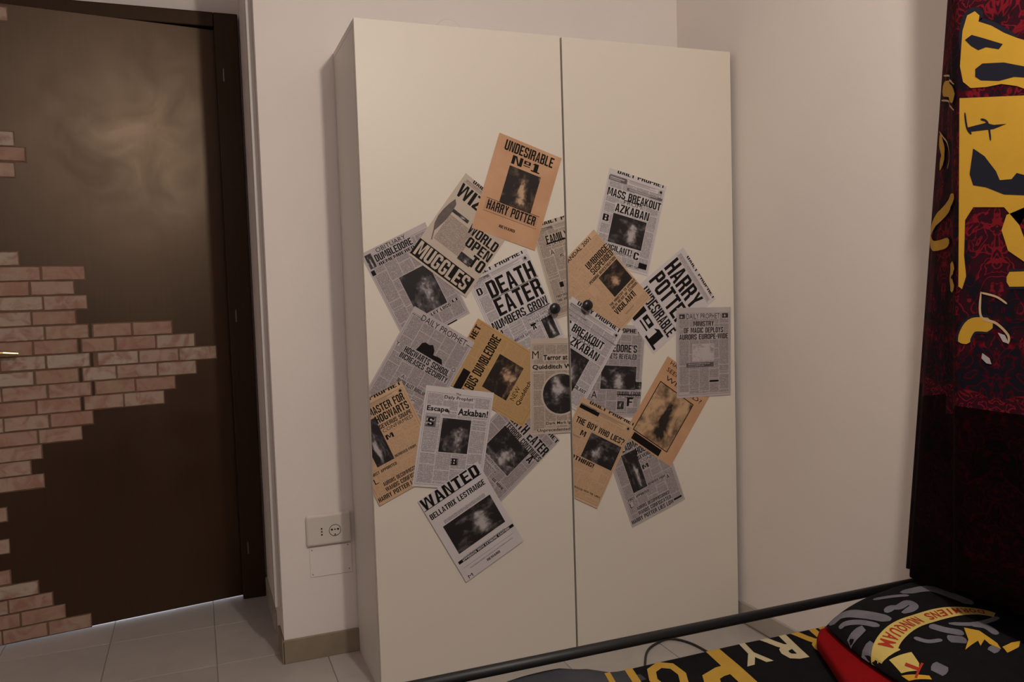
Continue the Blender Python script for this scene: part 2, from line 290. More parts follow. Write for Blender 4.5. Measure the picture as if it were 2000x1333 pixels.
 ['newspaper_page', 'grey page reading SECRETS REVEALED, mostly covered, in the middle of the right door', 'R', 0, 'grey', 'cols', [0.8035, 0.9257], -6.0, [['T', 'DAILY PROPHET', 'k', 33, 8, 162, 14], ['T', "DUMBLEDORE'S", 'b', 21.1, 61.6, 166.4, 24.7], ['T', 'SECRETS REVEALED', 'b', 58, 92, 130, 17], ['P', 'photo', 61.2, 132.0, 129.5, 77.4], ['P', 'photo', 191.8, 181.9, 29.4, 25.1], ['T', 'DUMBLEDORE', 'k', 125.4, 214.9, 94.8, 11.9], ['T', 'REMEMBERED', 'l', 126.3, 225.7, 94.6, 10.4], ['P', 'photo', 127.8, 247.3, 24.8, 27.0], ['T', 'A', 'l', 30.2, 217.3, 21.4, 23.5], ['T', 'F', 'k', 163.3, 235.9, 22.0, 27.5]]],
 ['newspaper_page', 'page with huge steeply tilted black letters and a big figure 1', 'R', 1, 'white', 'plain', [1.0166, 1.1477], -54.8, [['T', 'DAILY PROPHET', 'k', 30, -9, 178, 14], ['T', 'HARRY', 'b', 8, 34, 175, 64], ['T', 'POTTER', 'b', 8, 107, 192, 64], ['T', 'UNDESIRABLE', 'o', 16, 184, 188, 40], ['T', 'Nº1', 'b', 10, 234, 195, 58], ['N', 6, 14, 195, 14], ['R', 'ink', 4, 30, 202, 0.8]]],
 ['newspaper_page', 'white page headed MASS BREAKOUT, topmost on the right door', 'R', 2, 'white', 'cols', [0.8738, 1.4071], -15.0, [['T', 'DAILY PROPHET', 'k', 27, -9, 180, 14], ['R', 'mid', 0.4, 17.7, 66.9, 13.9], ['R', 'mid', 72.6, 40.6, 136.0, 8.8], ['T', 'MASS BREAKOUT', 'b', 6, 56, 202, 26], ['T', 'FROM', 'l', 72, 83, 66, 12], ['T', 'AZKABAN', 'b', 45, 99, 128, 27], ['P', 'photo', 42.7, 132.3, 126.8, 95.4], ['T', 'VIGILANT!', 'b', 38, 234, 100, 18], ['T', 'MINISTER', 'l', 87.1, 253.7, 53.3, 8.0], ['T', 'C', 'k', 146.2, 236.3, 19.4, 24.2], ['R', 'photo', 171.6, 265.8, 31.3, 18.5], ['T', 'SECURITY FEARS', 'k', 125.5, 280.2, 49.2, 9.1], ['T', 'B', 'k', 8, 143, 22, 22], ['R', 'ink', 58.4, 292.7, 3.3, 0.6]]],
 ['newspaper_page', 'beige page reading SUSPENDED and VIGILANT, just above the right knob', 'R', 3, 'beige', 'tancols', [0.7666, 1.1992], 42.2, [['T', 'SCANDAL 2001', 'k', 50, 0, 134, 13], ['T', 'UMBRIDGE', 'b', 111, 56, 101, 22], ['T', 'SUSPENDED', 'b', 112, 81, 100, 21], ['T', 'PENDING INVESTIGATION', 'k', 83, 107, 126, 10], ['P', 'photo_tan', 118.3, 120.1, 90.2, 85.8], ['T', 'THE MINISTRY TO APPOINT', 'k', 86, 210, 126, 9], ['T', 'NEW HEAD OF SCHOOL', 'k', 86, 222, 126, 9], ['T', 'VIGILANT', 'b', 84, 235, 95, 20], ['T', 'U', 'o', 66, 122, 22, 32], ['T', 'S', 'o', 180, 236, 28, 30]]],
 ['newspaper_page', 'white page reading BREAKOUT FROM, cut by the door gap just under the right knob', 'R', 6, 'white', 'cols', [0.6684, 0.9857], -33.4, [['T', 'DAILY PROPHET', 'k', 24, -5, 180, 14], ['R', 'mid', 8.5, 34.5, 71.2, 3.2], ['R', 'mid', 17.2, 49.2, 197.1, 2.6], ['T', 'MASS BREAKOUT', 'b', -30, 64, 206, 26], ['T', 'FROM', 'l', 78, 90, 70, 11], ['T', 'AZKABAN', 'b', 46, 103, 134, 27], ['P', 'photo', 61.6, 138.5, 94.3, 118.0], ['T', 'VIGILANT', 'k', 140, 230, 60, 12]]],
 ['wanted_poster', 'orange-tan poster with a framed picture, under the upright EUROPE-WIDE page', 'R', 5, 'orange', 'plain', [1.0106, 0.7739], -35.3, [['T', 'HAVE YOU', 'l', 18, 0, 114, 14], ['T', 'SEEN THIS', 'l', 18, 25, 124, 14], ['T', 'WIZARD?', 'l', 30, 50, 166, 16], ['R', 'ink', 17.6, 79.5, 157.3, 189.2], ['P', 'photo_tanlight', 20.6, 82.5, 151.3, 183.2], ['R', 'ink', 27.7, 271.8, 125.1, 24.2]]],
 ['newspaper_page', 'beige page headed THE BOY WHO LIES? beside the door gap, low on the right door', 'R', 7, 'beige', 'tancols', [0.7091, 0.6633], -28.9, [['T', 'DAILY PROPHET', 'k', 30, -9, 184, 14], ['R', 'photo', 2.2, 17.6, 75.9, 13.1], ['T', 'THE BOY WHO LIES?', 'b', 10, 58, 194, 20], ['P', 'photo', 79.2, 85.7, 124.3, 84.6], ['T', 'NOTHING!', 'k', 30, 174, 108, 14], ['T', 'D', 'o', 146, 180, 26, 36], ['T', 'DEATH EATERS', 'k', 103.1, 263.1, 33.5, 6.5], ['T', 'WITH THE LINES', 'k', 139.8, 262.0, 66.4, 5.9], ['T', 'M', 'k', 44, 92, 20, 18]]],
 ['newspaper_page', 'upright grey page reading EUROPE-WIDE at the right edge of the right door', 'R', 8, 'grey', 'cols', [1.1527, 0.9671], -1.1, [['T', 'DAILY PROPHET', 'l', 34, 16, 134, 18], ['P', 'photo', 6.2, 17.5, 22.2, 16.0], ['P', 'photo', 177.1, 16.5, 25.0, 16.1], ['T', 'MINISTRY', 'b', 62, 42, 82, 17], ['T', 'OF MAGIC DEPLOYS', 'b', 24, 64, 158, 18], ['T', 'AURORS EUROPE-WIDE', 'b', 6, 86, 196, 18], ['P', 'photo_light', 59.2, 120.6, 84.0, 56.8], ['R', 'mid', 33.2, 183.2, 110.1, 15.7], ['T', 'NURSERY IS A NURSERY', 'l', 36.6, 184.8, 103.1, 12.1]]],
]
C_STROKES = [([(-1.304, 1.1879), (-1.2559, 1.1881)], 0.028), ([(-1.2273, 1.0997), (-1.1846, 1.0996), (-1.1661, 1.0785), (-1.1638, 1.0608)], 0.028)]
C_UPPER = [(-1.1556, 1.6418), (-1.159, 1.6805), (-1.1693, 1.7069), (-1.1863, 1.7093), (-1.1964, 1.6983), (-1.1942, 1.6873), (-1.2216, 1.6712), (-1.2482, 1.6498), (-1.274, 1.6329), (-1.301, 1.6177), (-1.3016, 1.5296), (-1.2745, 1.5453), (-1.2434, 1.5566), (-1.2112, 1.5586), (-1.1777, 1.5647), (-1.1604, 1.5808), (-1.1533, 1.6125)]
C_UHOLES = [[(-1.1649, 1.661), (-1.1797, 1.6664), (-1.2109, 1.6495), (-1.2462, 1.6297), (-1.2378, 1.6226), (-1.2109, 1.6341), (-1.1944, 1.6329), (-1.1786, 1.6452)], [(-1.1878, 1.5986), (-1.2033, 1.6052), (-1.2485, 1.5951), (-1.3013, 1.5719), (-1.3014, 1.5535), (-1.2693, 1.5634), (-1.2381, 1.5636), (-1.2001, 1.574), (-1.1878, 1.5839)]]
C_FIELD = [(-1.1523, 1.5507), (-1.3017, 1.5223), (-1.3031, 1.3239), (-1.2552, 1.3099), (-1.2448, 1.2818), (-1.2587, 1.2422), (-1.3038, 1.2114), (-1.3037, 1.2302), (-1.2812, 1.2884), (-1.2499, 1.3249), (-1.184, 1.3319), (-1.1656, 1.3085), (-1.1634, 1.2375), (-1.1682, 1.1964), (-1.1588, 1.171), (-1.1505, 1.1763)]
C_HOLES = [[(-1.1837, 1.4466), (-1.2084, 1.4277), (-1.2336, 1.3945), (-1.2411, 1.377), (-1.2653, 1.3756), (-1.2755, 1.3856), (-1.3027, 1.3751), (-1.3029, 1.3407), (-1.2498, 1.349), (-1.2119, 1.3673), (-1.1839, 1.3749), (-1.1758, 1.398)], [(-1.1675, 1.4894), (-1.1892, 1.4901), (-1.2115, 1.4906), (-1.2278, 1.4835), (-1.2543, 1.4801), (-1.2278, 1.4757), (-1.2004, 1.4781), (-1.1722, 1.4805)]]
C_PALE = [[(-1.2382, 1.0862), (-1.2533, 1.0818), (-1.2618, 1.0655), (-1.2491, 1.0689)], [(-1.2053, 1.0446), (-1.221, 1.0355), (-1.2254, 1.0238), (-1.2143, 1.025), (-1.2031, 1.0344)]]
C_TRIM = [([(-1.2015, 1.1654), (-1.2017, 1.1171), (-1.2349, 1.1039), (-1.2596, 1.082), (-1.2597, 1.0654)], 0.005), ([(-1.2015, 1.1634), (-1.2347, 1.1552), (-1.2572, 1.1415)], 0.004)]
C_SIDE = [([(0.2666, 1.6261), (0.1089, 1.5941), (0.006, 1.557)], 0.03375), ([(0.006, 1.359), (0.1805, 1.3288), (0.344, 1.304)], 0.027), ([(0.3619, 1.2963), (0.2189, 1.2681), (0.0733, 1.2706)], 0.022500000000000003), ([(0.2587, 1.5156), (0.1658, 1.4672), (0.2111, 1.4453)], 0.03150000000000001), ([(0.006, 1.2169), (0.0399, 1.2079), (0.0529, 1.1868), (0.006, 1.1745)], 0.027)]
C_SIDELINE = [([(0.2666, 1.6561), (0.109, 1.6208), (0.006, 1.5816)], 0.004), ([(0.2749, 1.6023), (0.1088, 1.5684), (0.006, 1.5304)], 0.004), ([(0.275, 1.5323), (0.1225, 1.4848), (0.0742, 1.4486), (0.1083, 1.4264)], 0.004)]
K_RIBBON = [(-0.2198, -0.0027), (-0.2138, 0.0074), (-0.1993, 0.017), (-0.1702, 0.0233), (-0.1269, 0.0258), (-0.0719, 0.0254), (-0.0235, 0.0184), (0.0238, 0.0025), (0.0638, -0.0191), (0.0882, -0.0408), (0.0991, -0.0607)]
K_FOLD = [(-0.2202, -0.0105), (-0.1805, -0.0402), (-0.1935, -0.0715), (-0.2069, -0.0804), (-0.2263, -0.0498)]
K_T = (-0.2122, -0.0591)
K_GOLD = [[(-0.0116, -0.0544), (0.0069, -0.0817), (-0.002, -0.1322), (-0.0143, -0.1493), (-0.0222, -0.1266), (-0.0153, -0.1095), (-0.0487, -0.1223), (-0.0348, -0.1066), (-0.0907, -0.1131), (-0.0516, -0.0939)], [(-0.0036, -0.1455), (0.0302, -0.1457), (0.0544, -0.1522), (0.0329, -0.1621), (-0.012, -0.1628)], [(-0.2288, -0.0519), (-0.2026, -0.1052), (-0.2053, -0.1138), (-0.2279, -0.0719)]]
K_GREY = [([(-0.2052, 0.1872), (-0.1815, 0.1929), (-0.1657, 0.172), (-0.1545, 0.1344), (-0.1406, 0.0968), (-0.1272, 0.0642)], 0.034), ([(-0.1102, 0.0951), (-0.0811, 0.104), (-0.0635, 0.0946), (-0.0292, 0.095), (-0.0323, 0.0725), (-0.0786, 0.0699)], 0.022), ([(-0.2035, 0.1135), (-0.2118, 0.0888)], 0.04), ([(-0.2223, 0.0627), (-0.2241, 0.0334)], 0.03), ([(-0.0728, -0.0048), (-0.0592, -0.0371), (-0.0332, -0.0695)], 0.03), ([(-0.0877, -0.065), (-0.0554, -0.0917)], 0.03), ([(-0.1797, -0.0941), (-0.1733, -0.128)], 0.025), ([(-0.0251, -0.0225), (0.0188, -0.057), (0.063, -0.0709), (0.0989, -0.0709)], 0.014), ([(-0.0305, -0.132), (-0.0276, -0.1516)], 0.03), ([(-0.1419, -0.016), (-0.1297, -0.0454), (-0.1013, -0.0615)], 0.012), ([(0.0042, 0.1433), (0.0842, 0.1208), (0.1016, 0.0551), (0.1081, 0.0042)], 0.035), ([(-0.0757, 0.1682), (-0.0345, 0.1443), (0.0057, 0.1195)], 0.016), ([(0.0136, -0.0538), (0.0346, -0.0797), (0.0292, -0.1122)], 0.02), ([(-0.2103, 0.1548), (-0.1972, 0.15), (-0.1784, 0.1119), (-0.1644, 0.0673)], 0.016)]
# ------------------------------------------------------------------ the room
S_ = 'structure'
YW = 0.355; XC = 1.300; XR = -0.243; YD = 1.06; ZC = 2.72; XL = -1.75; YF = -3.7
bm = bmesh.new(); box(bm, XL, XC, YF, YD, -.06, -.0022); floor = tag(link('floor', bm, M_GROUT), 'pale grey tiled floor', kind=S_)
P_T = .347; X0T, Y0T = -.105, .438
tile_me = None
for i in range(-6, 6):
    for j in range(-13, 3):
        xa, xb = X0T+i*P_T, X0T+(i+1)*P_T; ya, yb = Y0T+j*P_T, Y0T+(j+1)*P_T
        xa2, xb2, ya2, yb2 = max(xa, XL), min(xb, XC), max(ya, YF), min(yb, YD)
        if xb2-xa2 < .02 or yb2-ya2 < .02: continue
        if ya2 >= YW-.01 and xa2 >= XR-.01: continue
        full = (xb2-xa2 > P_T-1e-6 and yb2-ya2 > P_T-1e-6)
        g = .0017
        if full and tile_me is None:
            bm = bmesh.new(); box(bm, g, P_T-g, g, P_T-g, -.003, 0, bev=.0008, seg=1)
            o = link('tile', bm, M_TILE, floor); tile_me = o.data; o.location = (xa, ya, 0)
        elif full:
            o = bpy.data.objects.new('tile', tile_me); C.objects.link(o); o.parent = floor; o.location = (xa, ya, 0)
        else:
            bm = bmesh.new(); box(bm, xa2+g, xb2-g, ya2+g, yb2-g, -.003, 0, bev=.0008, seg=1); link('tile', bm, M_TILE, floor)
tag(bbox_obj('ceiling', (XL-.1, XC+.1, YF, YD+.1, ZC, ZC+.1), M_CEIL), 'white ceiling', kind=S_)
tag(bbox_obj('wall_back', (XR, XC, YW, YD+.1, -.06, ZC), M_WALL), 'white plaster wall behind the wardrobe', kind=S_)
tag(bbox_obj('wall_right', (XC, XC+.12, YF, YD+.1, -.06, ZC), M_WALL), 'white plaster wall between wardrobe and curtain', kind=S_)
tag(bbox_obj('wall_left', (XL-.12, XL, YF, YD+.1, -.06, ZC), M_WALL), 'white plaster wall', kind=S_)
bm = bmesh.new()
box(bm, XL, -1.30, YD, YD+.1, -.06, ZC); box(bm, -1.30, XR, YD, YD+.1, 2.29, ZC); box(bm, -.262, XR, YD, YD+.1, -.06, 2.29)
tag(link('wall_door', bm, M_WALL), 'white plaster wall around the dark door', kind=S_)
# lit corridor behind the door, seen as the thin line of light under the leaf
tag(bbox_obj('wall_corridor', (XL, XR, 2.1, 2.2, -.06, ZC), M_WALL), 'corridor wall behind the door', kind=S_)
tag(bbox_obj('floor_corridor', (XL, XR, YD, 2.1, -.06, -.0005), M_TILE), 'corridor floor', kind=S_)
cl = bpy.data.lights.new('corridor_light', 'POINT'); cl.energy = 22; cl.color = (.75, .85, 1); cl.shadow_soft_size = .1
clo = bpy.data.objects.new('corridor_light', cl); C.objects.link(clo); clo.location = (-.8, 1.6, .6)
tag(bbox_obj('wall_light_block', (XL-.12, XC+.12, YF-.1, YF, -.06, 2.2), plain('light_block_dark_red', (.10, .045, .035), .9, .1, 3)), 'added unseen dark wall behind the camera, open above for fill light', kind=S_)  # unseen, added dark to calm the door's reflections; world fill enters above it
# skirting
bm = bmesh.new(); box(bm, XR-.006, .0, YW-.010, YW+.0, 0, .078, bev=.002); box(bm, XR-.008, XR, YW-.010, YW+.14, 0, .076, bev=.002)
tag(link('baseboard_back', bm, M_SKIRT), 'brown stone skirting left of the wardrobe', kind=S_)
tag(bbox_obj('baseboard_right', (XC-.010, XC, -1.9, YW, 0, .072), M_SKIRT2, bev=.002), 'pale stone skirting on the right wall', kind=S_)
tag(bbox_obj('baseboard_return', (XR-.008, XR, .62, YD, 0, .075), M_SKIRT2, bev=.002), 'short skirting beside the door', kind=S_)
# white strip on the side of the wall corner
bm = bmesh.new(); box(bm, XR-.019, XR, YW+.055, YW+.11, .17, ZC, bev=.002)
tag(link('trim_2', bm, M_WHITE), 'white upright strip beside the wall corner', kind=S_)
# round cover on the wall above the wardrobe
bm = bmesh.new(); lathe(bm, [(0, .008), (.046, .008), (.052, .004), (.052, 0)], 40, Matrix.Translation((.392, YW, 2.075)) @ FACE_FRONT)
tag(link('junction_cover', bm, M_WALL, smooth=False), 'round white junction cover on the wall above the wardrobe', 'wall cover')

# ------------------------------------------------------------------ door frame and door
bm = bmesh.new()
yf0, yf1 = 1.018, YD+.02
box(bm, -.338, -.262+.012, yf0, yf1, 0, 2.298, bev=.004)
box(bm, -1.34, -.338, yf0, yf1, 2.243, 2.298, bev=.004)
box(bm, -1.40, -1.32, yf0, yf1, 0, 2.298, bev=.004)
box(bm, -1.34, -.30, 1.084, 1.10, 2.19, 2.30); box(bm, -.335, -.30, 1.084, 1.10, 0, 2.20)  # stop strips added behind the leaf to block the corridor light
tag(link('trim_1', bm, M_FRAME), 'dark brown wooden door frame', kind=S_)
TH = math.radians(9.0)
DH = Vector((-.348, 1.04, 0)); DM = Matrix.Translation(DH) @ Matrix.Rotation(TH, 4, 'Z')     # leaf swings slightly into the room
bm = bmesh.new(); box(bm, -.90, .030, 0, .038, .011, 2.238, bev=.002)
door = link('door_1', bm, M_WOOD); door.matrix_world = DM
tag(door, 'dark brown glossy wooden door, slightly ajar, with brick stickers', kind=S_)
def dlink(name, bm, m, **k):
    me = bpy.data.meshes.new(name); bm.to_mesh(me); bm.free(); me.materials.append(m)
    o = bpy.data.objects.new(name, me); C.objects.link(o); o.parent = k.get('parent', door); return o
for z in (2.06, 1.131, .205):
    bm = bmesh.new(); tube(bm, [(.034, -.026, z-.022), (.034, -.026, z+.022)], .004, 12); tube(bm, [(.034, -.026, z+.022), (.034, -.026, z+.027)], .0028, 10); box(bm, .0325, .0355, -.026, .0005, z-.018, z+.018)
    dlink('hinge', bm, M_STEEL)
bm = bmesh.new(); box(bm, -.865, -.815, -.006, 0, .93, 1.16, bev=.004); h = dlink('handle_plate', bm, M_BRASS)
bm = bmesh.new(); tube(bm, [(-.842, -.004, 1.037), (-.842, -.045, 1.037)], .010, 14)
tube(bm, [(-.842, -.045, 1.037), (-.80, -.050, 1.040), (-.75, -.050, 1.038), (-.706, -.046, 1.033)], [.010, .009, .008, .006], 12)
dlink('door_handle', bm, M_BRASS)
# brick stickers: rows measured from the top, right ends in metres from the hinge line
PR, LB, ZT = .0527, .140, 1.337
rows = [(-1, -.683, -.05), (0, -.482, 0), (1, -.519, 0), (2, -.481, 0), (3, -.519, 0), (4, -.482, 0), (5, -.520, 0), (6, -.483, 0), (7, -.522, 0), (8, -.484, 0), (9, -.522, 0),
        (10, -.484, 0), (11, -.524, 0), (12, -.652, 0), (13, -.689, 0), (14, -.652, 0)]
right = {4: -.198, 5: -.118, 6: -.041, 7: -.119, 8: -.198, 9: -.240}
extra = [(15.95, -.771), (18.1, -.771)]       # lone bricks near the left border
low = [(20.2, -.773), (21.22, -.691), (22.2, -.649), (23.2, -.613), (24.2, -.532)]
low2 = [(-16.9, -.669), (-8.85, -.674), (-7.85, -.642), (-6.8, -.679)]
pads = []
def brick(x0, x1, z0, z1):
    g = .0025
    if x1-x0 < .02: return
    bm = bmesh.new(); j = lambda: random.uniform(-.0012, .0012)
    xa, xb, za, zb = x0+g+j(), x1-g+j(), z0+g+j(), z1-g+j()
    cx, cz = (xa+xb)/2, (za+zb)/2; d = random.uniform(.0030, .0044)
    n = 5; ring = []
    base = []; top = []
    pts = [(xa+(xb-xa)*k/n, zb) for k in range(n)] + [(xb, zb-(zb-za)*k/2) for k in range(2)] + [(xb-(xb-xa)*k/n, za) for k in range(n)] + [(xa, za+(zb-za)*k/2) for k in range(2)]
    for px, pz in pts:
        px += j()*.6; pz += j()*.6
        base.append(bm.verts.new((px-cx, .0, pz-cz)))
        top.append(bm.verts.new(((px-cx)*(1-.0022/abs(xb-xa)*2), -d, (pz-cz)*(1-.0018/(zb-za)*2))))
    k = len(base)
    for a in range(k): bm.faces.new((base[a], base[(a+1) % k], top[(a+1) % k], top[a]))
    bm.faces.new(top)
    bmesh.ops.recalc_face_normals(bm, faces=bm.faces)
    o = dlink('brick', bm, M_BRICK); o.location = (cx, -.0012, cz)
def row(k, xe, xs=-.90, first=None):
    z1 = ZT-PR*k; z0 = z1-PR; pads.append((xs, xe, z0, z1)); x = xe
    while x-LB > xs: brick(x-LB, x, z0, z1); x -= LB
    brick(xs, x, z0, z1)
for k, xe, _ in rows:
    row(k, xe)
    if k in right: row(k-.12 if False else k, right[k], xs=xe+.010)
for k, xe in extra: row(k, xe)
for k, xe in low + low2: row(k, xe)
bm = bmesh.new()
for p in pads: box(bm, p[0]-.0005, p[1]+.0005, -.0012, .0, p[2]-.0005, p[3]+.0005)
dlink('brick_backing', bm, M_MORTAR)

# ------------------------------------------------------------------ wardrobe
WW, WH, WD = 1.280, 1.986, .350
GX = .6470
wr = empty('wardrobe', (0, 0, 0), 'tall white two-door wardrobe covered in newspaper pages', 'wardrobe')
bbox_obj('side_panel', (.0, .018, .020, WD, 0, WH-.020), M_SIDE, wr, .0008)
bbox_obj('side_panel', (WW-.018, WW, .020, WD, 0, WH-.020), M_SIDE, wr, .0008)
bbox_obj('top_panel', (.0, WW, .020, WD, WH-.0188, WH-.001), M_SIDE, wr, .0008)
bbox_obj('base_panel', (.0185, WW-.0185, .030, WD-.004, .045, .063), M_SIDE, wr)
bbox_obj('plinth', (.0185, WW-.0185, .040, .056, .0, .045), M_SIDE, wr)
bbox_obj('back_panel', (.0185, WW-.0185, WD-.004, WD-.001, .063, WH-.02), M_SIDE, wr)
bbox_obj('middle_panel', (GX-.009, GX+.009, .022, WD-.005, .063, WH-.02), M_DARKGAP, wr)
dl = bbox_obj('door', (.001, GX-.0033, .0, .0175, .006, WH), M_CREAM, wr, .0008)
dr = bbox_obj('door', (GX+.0033, WW-.001, .0, .0175, .006, WH-.002), M_CREAM, wr, .0008)
for d, kx, kz in ((dl, .5905, 1.137), (dr, .7045, 1.143)):
    bm = bmesh.new()
    lathe(bm, [(.007, -.002), (.007, .010), (.010, .013), (.0165, .019), (.0178, .024), (.0165, .029), (.011, .033), (0, .0345)], 28, Matrix.Translation((kx, .0, kz)) @ FACE_FRONT)
    link('knob', bm, M_BLACKP, d, True)
bm = bmesh.new(); lathe(bm, [(0, .003), (.0025, .003), (.003, 0)], 12, Matrix.Translation((WW, .010, WH-.012)) @ Matrix.Rotation(PI/2, 4, 'Y'))
link('screw_head', bm, M_SCREW, wr)

# ------------------------------------------------------------------ printed sheets
def text_mesh(body, bold):
    cu = bpy.data.curves.new('t', 'FONT'); cu.body = body; cu.size = 1; cu.resolution_u = 2; cu.offset = bold; cu.space_character = 1.0 + bold*1.2
    ob = bpy.data.objects.new('t', cu); me = bpy.data.meshes.new_from_object(ob)
    vs = [(v.co.x, v.co.y) for v in me.vertices]; fs = [tuple(p.vertices) for p in me.polygons]
    bpy.data.objects.remove(ob); bpy.data.curves.remove(cu); bpy.data.meshes.remove(me)
    x0 = min(v[0] for v in vs); x1 = max(v[0] for v in vs); y0 = min(v[1] for v in vs); y1 = max(v[1] for v in vs)
    return [((x-x0)/(x1-x0), (y-y0)/(y1-y0)) for x, y in vs], fs
